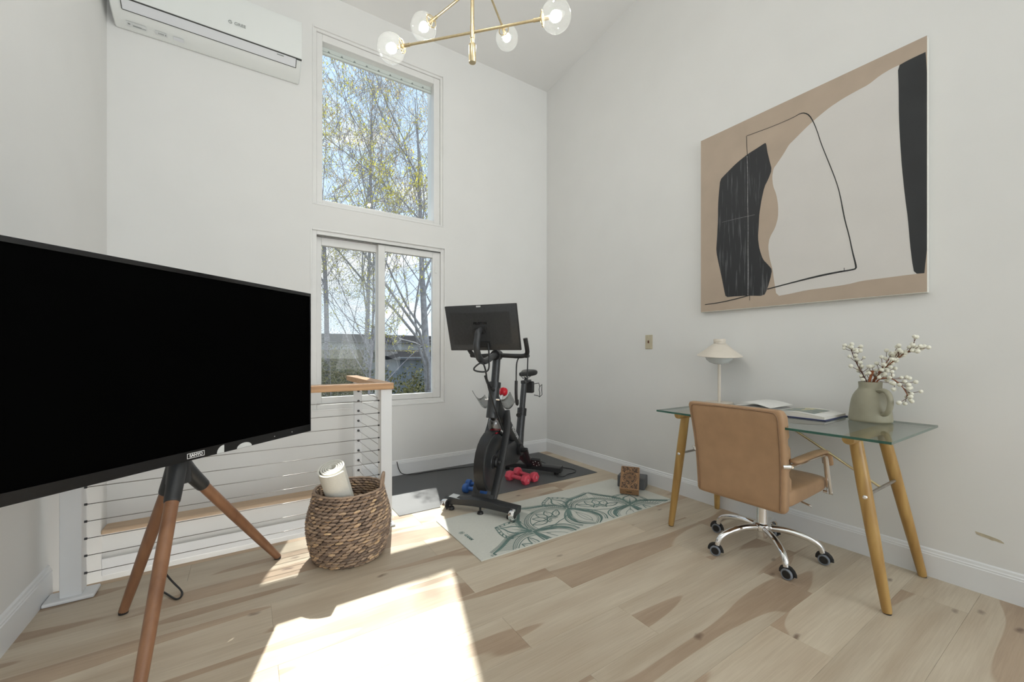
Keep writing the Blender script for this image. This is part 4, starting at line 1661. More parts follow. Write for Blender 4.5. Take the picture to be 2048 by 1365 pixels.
b = MB()
cord = chaikin([Vector(p) for p in ((hub.x + 0.06, hub.y + 0.14, 0.80), (hub.x + 0.02, hub.y + 0.09, 0.66), (hub.x - 0.05, hub.y + 0.05, 0.55), (hub.x - 0.055, hub.y + 0.05, 0.42), (-0.31, 2.34, 0.22), (-0.33, 2.50, 0.12), (-0.30, 2.52, 0.05), (-0.262, 2.50, 0.006), (-0.258, 2.45, 0.005), (-0.275, 2.425, 0.005), (-0.305, 2.48, 0.006), (-0.335, 2.53, 0.01), (-0.352, 2.55, 0.012))], 3)
b.tube(cord, 0.0042, 6)
o = b.build('power_cord', 'blackpl', origin=(-0.26, 2.45, 0), smooth=True)
tag(o, 'thin black power cord dangling from the television and looping on the floor', 'cord')
b = MB()
b.tube([(-0.352, 2.55, 0.013), (-0.385, 2.575, 0.013)], [0.009, 0.008], 8)
pl = b.build('plug', 'blackpl', o, world=True)

# ------------------------------------------------------------------ woven basket with a rolled mat
BX, BY = 0.492, 2.470
bk = thing('woven_basket', 'round brown woven water-hyacinth basket on the floor by the railing post', 'basket', (BX, BY, 0))
BP = [(0.178, 0.002), (0.194, 0.03), (0.208, 0.09), (0.219, 0.16), (0.2195, 0.21), (0.211, 0.26), (0.197, 0.31), (0.187, 0.35), (0.183, 0.375)]


def bas_r(z):
    for (r0, z0), (r1, z1) in zip(BP, BP[1:]):
        if z <= z1:
            return r0 + (r1 - r0) * (z - z0) / (z1 - z0)
    return BP[-1][0]


b = MB()
b.lathe([(0.001, 0.004)] + [(r_ - 0.002, z) for r_, z in BP], (BX, BY, 0), 40)
b.build('liner', 'basketin', bk, world=True, smooth=True)
b = MB()
rows = 23
rr = random.Random(11)
for i in range(rows):
    z = 0.008 + (0.366 - 0.008) * i / (rows - 1)
    r_ = bas_r(z)
    n_ = 36
    for j in range(n_):
        a = 2 * math.pi * (j + 0.5 * (i % 2) + rr.uniform(-0.1, 0.1)) / n_
        c = Vector((BX + r_ * math.cos(a), BY + r_ * math.sin(a), z + rr.uniform(-0.001, 0.001)))
        tg = Vector((-math.sin(a), math.cos(a), 0))
        ou = Vector((math.cos(a), math.sin(a), 0))
        ti = R(10 + rr.uniform(-7, 7))
        ax = tg * math.cos(ti) + Vector((0, 0, 1)) * math.sin(ti)
        up = ou.cross(ax)
        mt = Matrix((ax, ou, up)).transposed()
        hl, hh = math.pi * r_ / n_ * 1.30, 0.0085 * rr.uniform(0.88, 1.12)
        rings = []
        for q, (s, w) in enumerate(((-0.8, 0.55), (-0.25, 1.0), (0.3, 1.0), (0.82, 0.5))):
            rings.append([c + mt @ Vector((s * hl, 0.0115 * w * math.cos(2 * math.pi * k_ / 6), hh * w * math.sin(2 * math.pi * k_ / 6))) for k_ in range(6)])
        b.loft(rings, True)
b.build('weave', 'weave', bk, world=True, smooth=50, kind='stuff')
b = MB()
rim = [Vector((BX + 0.184 * math.cos(2 * math.pi * i / 60), BY + 0.184 * math.sin(2 * math.pi * i / 60), 0.379 + 0.0015 * math.sin(i * 2.1))) for i in range(61)]
b.tube(rim, 0.0065, 7)
b.build('rim', 'weave', bk, world=True, smooth=True)
for ang, fold in ((R(-31), 1), (R(149), -0.7)):
    b = MB()
    pts = []
    for i in range(15):
        t = math.pi * i / 14
        a = ang + 0.13 * math.cos(t)
        lift = 0.088 * math.sin(t) * fold
        rad = 0.184 + (0.010 if fold > 0 else -0.022) * math.sin(t)
        pts.append(Vector((BX + rad * math.cos(a), BY + rad * math.sin(a), 0.374 + lift)))
    b.tube(pts, 0.0078, 7)
    b.build('handle', 'weave', bk, world=True, smooth=True)

# rolled mat: a spiral strip
r0 = Vector((0.540, 2.545, 0.028))
r1 = Vector((0.383, 2.380, 0.530))
ax = (r1 - r0).normalized()
e1 = Vector((0, 0, 1)).cross(ax).normalized()
e2 = ax.cross(e1)
b = MB()
ins, outs = [], []
turns, steps = 4.6, 150
th_ = 0.0086
for i in range(steps + 1):
    t = i / steps
    a = 2 * math.pi * turns * t + R(130)
    rc = 0.013 + (0.066 - 0.013) * t
    if t > 0.90:
        rc += (t - 0.90) * 0.13
    dv = e1 * math.cos(a) + e2 * math.sin(a)
    ins.append(dv * rc)
    outs.append(dv * (rc + th_))
vs = []
for base in (r0, r1):
    vs += [base + q for q in ins] + [base + q for q in outs]
n_ = steps + 1
fs = []
for i in range(steps):
    A, B_, C_, D_ = i, n_ + i, 2 * n_ + i, 3 * n_ + i
    fs += [(A, A + 1, B_ + 1, B_), (C_, D_, D_ + 1, C_ + 1), (A, C_, C_ + 1, A + 1), (B_, B_ + 1, D_ + 1, D_)]
fs += [(0, n_, 3 * n_, 2 * n_), (steps, 2 * n_ + steps, 3 * n_ + steps, n_ + steps)]
b.add(vs, fs)
o = b.build('rolled_mat', 'matwhite', origin=tuple(r0), smooth=30)
tag(o, 'rolled cream foam mat standing tilted in the woven basket', 'mat')

# ------------------------------------------------------------------ floor mats
b = MB()
b.box(0.895, 2.828, 0.0, 2.822, 3.768, 0.004)
o = b.build('equipment_mat', 'rubbermat', origin=(1.86, 3.30, 0), bevel=0.001)
tag(o, 'black rubber equipment mat under the exercise bike', 'mat')

MX0, MX1, MY0, MY1 = 1.079, 2.786, 1.967, 2.602
ym_ = thing('yoga_mat', 'pale grey yoga mat with a green printed mandala on the wood floor', 'mat', ((MX0 + MX1) / 2, (MY0 + MY1) / 2, 0))
b = MB()
b.box(MX0, MY0, 0.0, MX1, MY1, 0.0055)
b.build('mat_sheet', 'yoga', ym_, world=True, bevel=0.001)
MC = Vector((1.9685, 1.6734))
MZ = 0.0059


class Print:
    def __init__(self):
        self.b = MB()
        self.n = 0

    def ribbon(self, pts, w, rot, mirror=1):
        c, s = math.cos(rot), math.sin(rot)
        self.n += 1
        lift = (self.n % 97) * 6e-6
        P_ = []
        for p in pts:
            x, y = p[0] * mirror, p[1]
            # y is radial, x tangential
            P_.append(Vector((MC.x + y * c + x * s, MC.y + y * s - x * c, 0)))
        L, R_ = [], []
        n = len(P_)
        ws = [q * 1.35 for q in (w if isinstance(w, list) else [w] * n)]
        for i in range(n):
            t = P_[min(i + 1, n - 1)] - P_[max(i - 1, 0)]
            nn = Vector((-t.y, t.x, 0))
            if nn.length < 1e-9:
                nn = Vector((0, 1, 0))
            nn.normalize()
            L.append(P_[i] + nn * ws[i] / 2)
            R_.append(P_[i] - nn * ws[i] / 2)
        for i in range(n - 1):
            q = [L[i], L[i + 1], R_[i + 1], R_[i]]
            if all(MY0 + 0.003 < v.y < MY1 - 0.003 and MX0 + 0.004 < v.x < MX1 - 0.004 for v in q):
                self.b.add([(v.x, v.y, MZ + lift) for v in q], [(0, 1, 2, 3)])


pr = Print()
STEP = R(46.3)
NODE0 = R(88.4)
nodeT, nodeR = 0.617 * math.sin(STEP / 2), 0.617 * math.cos(STEP / 2)


def sm(p, it=3):
    return [(q.x, q.y) for q in chaikin([Vector((a, c, 0)) for a, c in p], it)]


outline = sm([(nodeT, nodeR), (nodeT * 1.0, nodeR + 0.05), (nodeT * 0.93, 0.672), (nodeT * 0.70, 0.735), (nodeT * 0.36, 0.785), (0.03, 0.83), (0.0, 0.858)])
arch = sm([(nodeT - 0.012, nodeR + 0.01), (nodeT * 0.86, 0.64), (nodeT * 0.66, 0.690), (nodeT * 0.32, 0.728), (0.0, 0.74)])
arch2 = [(x * 0.90, y - 0.020) for x, y in arch]
arch3 = [(x * 0.84, y - 0.032) for x, y in arch]


def offset(poly, d):
    out = []
    for i, p in enumerate(poly):
        a = Vector(poly[max(i - 1, 0)])
        c = Vector(poly[min(i + 1, len(poly) - 1)])
        t = (c - a).normalized()
        out.append((p[0] + t.y * d, p[1] - t.x * d))
    return out


def pick(poly, f):
    x = f * (len(poly) - 1)
    i = min(int(x), len(poly) - 2)
    return Vector(poly[i]).lerp(Vector(poly[i + 1]), x - i)


def leaf(base, ang, ln, wd):
    d = Vector((math.sin(ang), math.cos(ang)))
    s = Vector((d.y, -d.x))
    o_ = []
    for t, k_ in ((0, 0), (0.2, 0.75), (0.45, 1.0), (0.7, 0.7), (0.88, 0.28), (1.0, 0)):
        o_.append((t, k_))
    left = [tuple(Vector(base) + d * ln * t + s * wd * k_) for t, k_ in o_]
    right = [tuple(Vector(base) + d * ln * t - s * wd * k_) for t, k_ in o_]
    mid = [tuple(Vector(base) + d * ln * t) for t in (0.35, 0.6, 0.85)]
    return sm(left, 2), sm(right, 2), mid


for kq in range(-3, 5):
    node = NODE0 + STEP * kq
    pet = node + STEP / 2
    for mir in (1, -1):
        n = len(outline)
        pr.ribbon(outline, [0.007 + 0.010 * math.sin(math.pi * i / (n - 1)) for i in range(n)], pet, mir)
        pr.ribbon(offset(outline, 0.016), 0.0032, pet, mir)
        pr.ribbon(offset(outline, 0.025), 0.0026, pet, mir)
        pr.ribbon(arch, 0.0038, pet, mir)
        pr.ribbon(arch2, 0.0034, pet, mir)
        pr.ribbon(arch3, 0.0045, pet, mir)
        for i in range(22):
            f = 0.10 + 0.86 * i / 21
            a, c = pick(arch, f), pick(outline, f)
            if i < 19:
                m_ = a.lerp(c, 0.55) + Vector((0.004, 0.006))
                pr.ribbon(sm([tuple(a), tuple(m_), tuple(a.lerp(c, 0.93))], 2), 0.0024, pet, mir)
        for i in range(40):
            f = 0.05 + 0.93 * i / 39
            a, c = pick(arch, f), pick(arch2, f)
            pr.ribbon([tuple(a.lerp(c, 0.25)), tuple(a.lerp(c, 0.75))], 0.0036, pet, mir)
        for ang in (0, 33, 66):
            if ang == 0 and mir < 0:
                continue
            base = Vector((0.0, 0.545)) + Vector((math.sin(R(ang)), math.cos(R(ang)))) * 0.055
            l_, r_, m_ = leaf(tuple(base), R(ang), 0.098 if ang < 50 else 0.125, 0.031 if ang < 50 else 0.026)
            pr.ribbon(l_, 0.0065, pet, mir)
            pr.ribbon(r_, 0.0065, pet, mir)
            pr.ribbon(m_, 0.0022, pet, mir)
        half = [(0.05 * math.sin(R(a_)), 0.545 + 0.05 * math.cos(R(a_))) for a_ in range(0, 100, 10)]
        pr.ribbon(half, 0.009, pet, mir)
        half = [(0.034 * math.sin(R(a_)), 0.545 + 0.034 * math.cos(R(a_))) for a_ in range(0, 100, 10)]
        pr.ribbon(half, 0.004, pet, mir)
        for a_ in range(5, 95, 18):
            pr.ribbon([(0.018 * math.sin(R(a_)), 0.545 + 0.018 * math.cos(R(a_))), (0.03 * math.sin(R(a_)), 0.545 + 0.03 * math.cos(R(a_)))], 0.003, pet, mir)
        # beaded band between the nodes below each petal
        low = sm([(nodeT, nodeR), (nodeT * 0.72, 0.535), (nodeT * 0.45, 0.505), (0.06, 0.50), (0.0, 0.505)])
        pr.ribbon(low, 0.0055, pet, mir)
        low2 = sm([(nodeT, nodeR - 0.006), (nodeT * 0.70, 0.505), (nodeT * 0.45, 0.465), (nodeT * 0.30, 0.42), (nodeT * 0.22, 0.36)])
        pr.ribbon(low2, 0.004, pet, mir)
        for i in range(16):
            f = 0.12 + 0.5 * i / 15
            a, c = pick(low, f), pick(low2, f)
            pr.ribbon([tuple(a.lerp(c, 0.2)), tuple(a.lerp(c, 0.75))], 0.0045, pet, mir)
        # teardrop leaf below each node
        tear = sm([(0, 0.612), (0.035, 0.575), (0.085, 0.51), (0.112, 0.445), (0.108, 0.385), (0.07, 0.335), (0.0, 0.29)])
        nt_ = len(tear)
        pr.ribbon(tear, [0.004 + 0.016 * math.sin(math.pi * min(1, i / (nt_ - 1) * 1.1)) for i in range(nt_)], node, mir)
        pr.ribbon([(x * 0.80, 0.45 + (y - 0.45) * 0.90) for x, y in tear], 0.0042, node, mir)
        pr.ribbon([(x * 0.70, 0.45 + (y - 0.45) * 0.83) for x, y in tear], 0.0024, node, mir)
        pr.ribbon([(x * 0.28, 0.43 + (y - 0.43) * 0.55) for x, y in tear], 0.0030, node, mir)
        wide = sm([(0.0, 0.617), (0.05, 0.58), (0.105, 0.52), (0.14, 0.45), (0.138, 0.385), (0.10, 0.33)])
        pr.ribbon(wide, 0.0038, node, mir)
        pr.ribbon([(x * 1.12, y - 0.006) for x, y in wide], 0.0075, node, mir)
        # bud beyond each node
        wing = sm([(0.0, 0.868), (0.035, 0.845), (0.085, 0.815), (0.125, 0.775), (0.138, 0.735), (0.122, 0.715)])
        wing2 = sm([(0.0, 0.845), (0.032, 0.822), (0.075, 0.795), (0.105, 0.762), (0.116, 0.735)])
        pr.ribbon(wing, 0.005, node, mir)
        pr.ribbon(wing2, 0.0034, node, mir)
        for i in range(7):
            f = 0.08 + 0.86 * i / 6
            a, c = pick(wing, f), pick(wing2, f)
            pr.ribbon([tuple(a), tuple(c)], 0.0075, node, mir)
        inner = sm([(0.0, 0.835), (0.012, 0.80), (0.045, 0.765), (0.052, 0.715), (0.03, 0.665), (0.0, 0.622)])
        ni_ = len(inner)
        pr.ribbon(inner, [0.004 + 0.006 * math.sin(math.pi * i / (ni_ - 1)) for i in range(ni_)], node, mir)
        pr.ribbon(sm([(0.052, 0.775), (0.075, 0.76), (0.085, 0.74), (0.07, 0.73)]), 0.0026, node, mir)
        pr.ribbon(sm([(0.03, 0.655), (0.08, 0.68), (0.115, 0.72)]), 0.0034, node, mir)
        if mir > 0:
            pr.ribbon([(0, 0.625), (0, 0.66), (0, 0.70), (0, 0.755)], [0.008, 0.011, 0.007, 0.001], node, 1)
            pr.ribbon([(0, 0.60), (0, 0.5), (0, 0.34)], 0.0028, node, 1)
o = pr.b.build('printed_mandala', 'yogaprint', ym_, world=True)
put_text('brand_lettering', 'GAIAM', 0.030, 'yogaprint', ym_, frame4((1.152, 2.262, MZ), (0.03, -1, 0), (1, 0.03, 0)), bold=0.0008)
b = MB()
for q in range(6):
    a = 2 * math.pi * q / 6
    cc = Vector((1.142, 2.340, MZ)) + Vector((math.cos(a), math.sin(a), 0)) * 0.011
    rg = [cc + Vector((math.cos(t_), math.sin(t_), 0)) * 0.0085 for t_ in [2 * math.pi * i / 12 for i in range(13)]]
    for i in range(12):
        p_, q_ = rg[i], rg[i + 1]
        n1, n2 = (p_ - cc) * 0.28, (q_ - cc) * 0.28
        b.add([p_ - n1, q_ - n2, q_, p_], [(0, 1, 2, 3)])
b.build('brand_mark', 'yogaprint', ym_, world=True)

# ------------------------------------------------------------------ yoga blocks
gdir = Vector((2.765 - 2.662, 2.232 - 2.424, 0)).normalized()
gback = Vector((-gdir.y, gdir.x, 0))
gc = Vector((2.662, 2.424, 0)).lerp(Vector((2.765, 2.232, 0)), 0.5) + gback * 0.072
b = MB()
b.obox(gc + Vector((0, 0, 0.0545)), (0.113, 0.072, 0.049), Matrix((gdir, gback, Vector((0, 0, 1)))).transposed())
o = b.build('foam_block', 'foam', origin=tuple(gc), bevel=0.009, seg=3)
tag(o, 'dark grey foam yoga block lying behind the cork block', 'yoga block')
cdir = Vector((2.625 - 2.542, 2.175 - 2.285, 0)).normalized()
cback = Vector((-cdir.y, cdir.x, 0))
al = R(37)
el = cback * math.cos(al) + Vector((0, 0, math.sin(al)))
en = -cback * math.sin(al) + Vector((0, 0, math.cos(al)))
cm = Vector((2.5835, 2.230, 0.0062)) + el * 0.113 + en * 0.0365
cbk = thing('cork_block', 'brown cork yoga block with black printed pattern leaning on the grey block', 'yoga block', (2.5835, 2.230, 0.0055))
mt = Matrix((cdir, el, en)).transposed()
b = MB()
b.obox(cm, (0.0735, 0.113, 0.0365), mt)
b.build('block_body', 'cork', cbk, world=True, bevel=0.006, seg=3)
face = cm + en * 0.0371
b = MB()


ring_count = [0]


def ring2(b, cx_, cy_, r_, w, n=26, a0=0, a1=360, wob=0, k=8):
    ring_count[0] += 1
    lift = 0.0002 + (ring_count[0] % 61) * 8e-6
    pts = []
    for i in range(n + 1):
        t = R(a0 + (a1 - a0) * i / n)
        q = r_ + wob * math.cos(k * t)
        pts.append((cx_ + q * math.cos(t), cy_ + q * math.sin(t)))
    for i in range(n):
        (x0, y0), (x1, y1) = pts[i], pts[i + 1]
        d0 = Vector((x0 - cx_, y0 - cy_)).normalized() * w / 2
        d1 = Vector((x1 - cx_, y1 - cy_)).normalized() * w / 2
        q = [(x0 - d0.x, y0 - d0.y), (x1 - d1.x, y1 - d1.y), (x1 + d1.x, y1 + d1.y), (x0 + d0.x, y0 + d0.y)]
        if all(abs(p[0]) < 0.064 and abs(p[1]) < 0.104 for p in q):
            b.add([face + mt @ Vector((p[0], p[1], lift)) for p in q], [(0, 1, 2, 3)])


ring2(b, 0, 0, 0.006, 0.006)
for r_, wob, k_ in ((0.013, 0.001, 8), (0.020, 0.0014, 12), (0.029, 0.003, 12), (0.036, 0.002, 16), (0.047, 0.004, 12), (0.055, 0.003, 16)):
    ring2(b, 0, 0, r_, 0.003, 48, 0, 360, wob, k_)
rq = random.Random(4)
for sx in (-1, 1):
    for sy in (-1, 1):
        for r_ in (0.008, 0.017, 0.026, 0.036, 0.046):
            ring2(b, sx * 0.064, sy * 0.104, r_, 0.0034, 40, 0, 360, 0.0022, 10)
    for q in range(60):
        ring2(b, rq.uniform(-0.06, 0.06), sx * rq.uniform(0.05, 0.10), rq.uniform(0.002, 0.005), 0.0026, 8)
for q in range(40):
    a_ = rq.uniform(0, 360)
    ring2(b, 0.042 * math.cos(R(a_)), 0.042 * math.sin(R(a_)), 0.003, 0.003, 8)
for (x0, y0, x1, y1) in ((-0.065, -0.105, 0.065, -0.1035), (-0.065, 0.1035, 0.065, 0.105), (-0.0655, -0.105, -0.064, 0.105), (0.064, -0.105, 0.0655, 0.105)):
    b.add([face + mt @ Vector((x, y, 0.0002)) for x, y in ((x0, y0), (x1, y0), (x1, y1), (x0, y1))], [(0, 1, 2, 3)])
b.build('printed_pattern', 'corkprint', cbk, world=True)
endc = cm - el * 0.1132
b = MB()
for i, wv in enumerate((0.05, 0.035, 0.05)):
    b.obox(endc + en * (0.004 - 0.004 * i) + cdir * (0.004 * (i - 1)), (wv / 2, 0.0004, 0.0011), mt)
b.build('end_stamp', 'corkprint', cbk, world=True)

# ------------------------------------------------------------------ dumbbells


def dumbbell(label, p0, p1, r_, hl, m_, hexa, z0, group, rollang=0.0, mark=None):
    p0, p1 = Vector((*p0, z0)), Vector((*p1, z0))
    d = (p1 - p0).normalized()
    mid = (p0 + p1) / 2
    t = thing('dumbbell', label, 'dumbbell', tuple(mid), 0, group)
    hz = r_ * (math.cos(math.pi / 6) if hexa else 1.0)
    up = Vector((0, 0, hz))
    side = d.cross(Vector((0, 0, 1)))
    mz = Matrix((side, Vector((0, 0, 1)), d)).transposed()
    b = MB()
    L = (p1 - p0).length
    b.lathe([(0.0155, -L / 2), (0.0168, -L / 4), (0.0175, 0), (0.0168, L / 4), (0.0155, L / 2)], mid + up, 16, mz)
    b.build('grip', m_, t, world=True, smooth=True)
    for p, s in ((p0, -1), (p1, 1)):
        b = MB()
        seg = 6 if hexa else 24
        b.lathe([(0.001, -hl), (r_ * 0.74, -hl), (r_ * 0.97, -hl * 0.72), (r_, -hl * 0.45), (r_, hl * 0.45), (r_ * 0.97, hl * 0.72), (r_ * 0.74, hl), (0.001, hl)], p + up + d * s * hl * 0.0, seg, mz)
        hd = b.build('weight_head', m_, t, world=True, bevel=0.004 if hexa else 0, smooth=None if hexa else 40)
        if mark and s > 0:
            put_text('weight_mark', mark, 0.026, 'whiteprint', hd, frame4(p + up + d * (hl + 0.0006), d.cross(Vector((0, 0, 1))) * -1, (0, 0, 1)))
    return t


dumbbell('coral pink dumbbell in front, nearer of the two pink dumbbells', (1.985, 3.085), (2.035, 2.905), 0.047, 0.029, 'pink', True, 0.004, 'pink dumbbells', mark='2')
dumbbell('coral pink dumbbell behind the other, half hidden on the black mat', (2.105, 3.135), (2.145, 2.93), 0.047, 0.029, 'pink', True, 0.004, 'pink dumbbells', mark='2')
dumbbell('bright blue dumbbell in front, half hidden by the bike fork', (1.505, 3.005), (1.600, 2.875), 0.036, 0.024, 'blue', False, 0.004, 'blue dumbbells')
dumbbell('bright blue dumbbell behind the other blue one beside the bike fork', (1.578, 3.095), (1.68, 2.965), 0.036, 0.024, 'blue', False, 0.004, 'blue dumbbells')

# ------------------------------------------------------------------ exercise bike (local x runs to the rear, y to its left)
BR = math.atan2(0.577, 0.817)
bike = thing('exercise_bike', 'black stationary exercise bike with a large touchscreen on the black mat', 'exercise bike', (1.406, 2.559, 0), BR)


def sq_tube(b, pts, w, h, up=(0, 0, 1)):
    """rectangular section tube with small chamfers"""
    pts = [Vector(p) for p in pts]
    rings = []
    ch_ = 0.25
    prof = [(1, 1 - ch_), (1 - ch_, 1), (-1 + ch_, 1), (-1, 1 - ch_), (-1, -1 + ch_), (-1 + ch_, -1), (1 - ch_, -1), (1, -1 + ch_)]
    upv = Vector(up)
    n = len(pts)
    ws = w if isinstance(w, (list, tuple)) else [w] * n
    hs = h if isinstance(h, (list, tuple)) else [h] * n
    for i, p in enumerate(pts):
        t = (pts[min(i + 1, n - 1)] - pts[max(i - 1, 0)]).normalized()
        s = t.cross(upv)
        if s.length < 1e-5:
            s = Vector((0, 1, 0))
        s.normalize()
        u = s.cross(t)
        rings.append([p + s * (x * ws[i] / 2) + u * (y * hs[i] / 2) for x, y in prof])
    b.loft(rings, True)
    return b


# feet
b = MB()
sq_tube(b, [(0.0, -0.285, 0.062), (0.006, -0.14, 0.072), (0.010, -0.05, 0.080), (0.010, 0.05, 0.080), (0.006, 0.14, 0.074), (0.0, 0.285, 0.066)], 0.085, [0.05, 0.052, 0.06, 0.06, 0.052, 0.05])
ff = b.build('front_stabilizer', 'blackmetal', bike, smooth=35)
b = MB()
sq_tube(b, [(1.10, -0.30, 0.055), (1.10, 0.0, 0.062), (1.10, 0.30, 0.055)], 0.10, 0.052)
rf = b.build('rear_stabilizer', 'blackmetal', bike, smooth=35)
for y in (-0.272, 0.272):
    b = MB()
    mz = axis_mtx((0, 1 if y > 0 else -1, 0))
    b.lathe([(0.020, -0.018), (0.036, -0.018), (0.039, -0.008), (0.039, 0.008), (0.036, 0.018), (0.020, 0.018), (0.020, -0.018)], (-0.062, y * 0.97, 0.052), 24, mz)
    wh = b.build('transport_wheel', 'chrome', bike, smooth=40)
    b = MB()
    b.lathe([(0.0, -0.019), (0.024, -0.02), (0.024, 0.02), (0.0, 0.019)], (-0.062, y * 0.97, 0.052), 18, mz)
    b.tube([(-0.062, y * 0.97, 0.052), (0.0, y * 0.97, 0.06)], 0.014, 8)
    b.build('wheel_hub', 'blackpl', wh, smooth=40)
for x, y in ((0.0, -0.225), (0.0, 0.0), (0.0, 0.235), (1.10, -0.25), (1.10, 0.25)):
    b = MB()
    z0 = 0.0 + (0.0045 if (x > 1 or y > 0.2) else 0.006)
    if x < 1 and abs(y) < 0.01:
        z0 = 0.0008
    b.lathe([(0.0, z0), (0.021, z0), (0.023, z0 + 0.006), (0.019, z0 + 0.020), (0.011, z0 + 0.022), (0.008, z0 + 0.024), (0.008, 0.05), (0.0, 0.05)], (x - (0.02 if x < 1 else 0), y, 0), 18)
    b.build('leveling_foot', 'blackpl', bike, smooth=40)
b = MB()
b.obox((-0.0, 0.195, 0.0965), (0.034, 0.055, 0.0008), Euler((R(4), 0, 0)).to_matrix())
b.build('silver_label', 'sticker', bike)
# flywheel
FC = (0.182, 0.0, 0.325)
b = MB()
mz = axis_mtx((0, -1, 0))
b.lathe([(0.0, 0.022), (0.05, 0.022), (0.055, 0.016), (0.12, 0.014), (0.135, 0.022), (0.165, 0.024), (0.175, 0.030), (0.205, 0.030), (0.212, 0.024), (0.213, 0.0), (0.212, -0.024), (0.205, -0.030), (0.175, -0.030), (0.165, -0.02), (0.0, -0.02)], FC, 56, mz)
b.build('flywheel', 'greymetal', bike, smooth=35)
b = MB()
b.lathe([(0.0, 0.078), (0.018, 0.078), (0.022, 0.070), (0.022, 0.055), (0.034, 0.052), (0.040, 0.044), (0.040, 0.030), (0.052, 0.026), (0.052, 0.0), (0.0, 0.0)], FC, 28, mz)
b.build('flywheel_hub', 'blackpl', bike, smooth=35)
# fork: two blades round the flywheel, top guard
for y, pts in ((-0.072, [(0.335, 0.70), (0.320, 0.60), (0.275, 0.48), (0.215, 0.36), (0.150, 0.25), (0.085, 0.15), (0.030, 0.085)]), (0.072, [(0.335, 0.70), (0.315, 0.58), (0.215, 0.47), (0.130, 0.36), (0.105, 0.25), (0.070, 0.15), (0.030, 0.085)])):
    b = MB()
    p3 = chaikin([Vector((x, y * (1.0 if z < 0.62 else 0.75), z)) for x, z in pts], 2)
    sq_tube(b, p3, 0.03, 0.05, (0, 1, 0))
    b.build('fork_blade', 'blackmetal', bike, smooth=35)
b = MB()
arc = []
for i in range(13):
    t = R(48 + 176 * i / 12)
    arc.append(Vector((FC[0] + 0.232 * math.cos(t), 0, FC[2] + 0.232 * math.sin(t))))
rings = []
for p in arc:
    o_ = (p - Vector(FC)).normalized()
    rings.append([p + Vector((0, s * 0.036, 0)) + o_ * q for s, q in ((-1, -0.006), (-1, 0.006), (1, 0.006), (1, -0.006))])
b.loft(rings, True)
b.build('wheel_guard', 'blackpl', bike, smooth=35)
b = MB()
b.sphere((0.245, 0.0, 0.60), 0.072, 18, 12, (0.95, 0.72, 1.15))
b.build('sweat_shroud', 'clearshroud', bike, smooth=True)
b = MB()
b.box(0.20, -0.03, 0.535, 0.28, 0.035, 0.562)
b.build('red_brake_pad', 'red', bike, bevel=0.006)
# frame
b = MB()
p3 = chaikin([Vector(p) for p in ((0.225, 0, 0.80), (0.285, 0, 0.715), (0.42, 0, 0.60), (0.72, 0, 0.335), (0.86, 0, 0.215), (1.10, 0, 0.075))], 2)
nn = len(p3)
b.tube(p3, [0.042 + 0.006 * math.sin(math.pi * i / nn) for i in range(nn)], 16)
mf = b.build('main_frame', 'greymetal', bike, smooth=True)
put_text('frame_lettering', 'PELOTON', 0.040, 'whiteprint', mf, frame4((0.545, -0.0475, 0.485), (0.755, 0, -0.655), (0.655, 0, 0.755)), bold=0.0006, world=False)
b = MB()
sq_tube(b, [(0.03, 0, 0.085), (0.05, 0, 0.12)], 0.17, 0.05, (1, 0, 0))
b.build('fork_crown', 'blackmetal', bike, smooth=35)
b = MB()
b.tube([(0.175, 0, 0.66), (0.205, 0, 0.78), (0.232, 0, 0.905)], [0.044, 0.042, 0.040], 18)
b.build('head_tube', 'greymetal', bike, smooth=40)
b = MB()
b.tube([(0.228, 0, 0.885), (0.237, 0, 0.925)], 0.047, 18)
b.build('head_collar', 'blackmetal', bike, smooth=40)
b = MB()
b.tube([(0.23, 0, 0.90), (0.272, 0, 1.12)], 0.031, 18)
b.build('handlebar_post', 'greymetal', bike, smooth=40)
b = MB()
b.tube([(0.20, -0.01, 0.865), (0.13, -0.012, 0.895)], [0.012, 0.016], 10)
b.tube([(0.14, -0.012, 0.89), (0.075, -0.014, 0.935), (0.03, -0.014, 0.985)], [0.010, 0.012, 0.008], 10)
b.build('clamp_lever', 'blackpl', bike, smooth=40)
# resistance knob
b = MB()
b.tube([(0.30, 0, 0.70), (0.385, 0, 0.815)], 0.010, 10)
kn = b.build('knob_stem', 'chrome', bike, smooth=40)
b = MB()
kd = axis_mtx((0.085, 0, 0.115))
b.lathe([(0.0, 0.0), (0.024, 0.0), (0.034, 0.012), (0.037, 0.028), (0.034, 0.046), (0.026, 0.056), (0.0, 0.058)], (0.385, 0, 0.815), 10, kd)
b.build('resistance_knob', 'red', bike, smooth=30)
# handlebar
b = MB()
bar = chaikin([Vector(p) for p in ((0.245, -0.245, 1.262), (0.265, -0.25, 1.20), (0.315, -0.24, 1.14), (0.31, -0.19, 1.125), (0.285, -0.08, 1.132), (0.28, 0.0, 1.135), (0.285, 0.08, 1.132), (0.31, 0.19, 1.125), (0.315, 0.24, 1.14), (0.265, 0.25, 1.20), (0.245, 0.245, 1.262))], 2)
b.tube(bar, 0.0175, 12)
b.tube(chaikin([Vector(p) for p in ((0.30, -0.235, 1.132), (0.36, -0.23, 1.128), (0.42, -0.16, 1.13), (0.42, 0.0, 1.132), (0.42, 0.16, 1.13), (0.36, 0.23, 1.128), (0.30, 0.235, 1.132))], 2), 0.016, 12)
b.build('handlebar', 'blackpl', bike, smooth=True)
b = MB()
b.tube([(0.235, 0, 1.135), (0.305, 0, 1.135)], 0.040, 16)
b.build('handlebar_clamp', 'blackpl', bike, smooth=40)
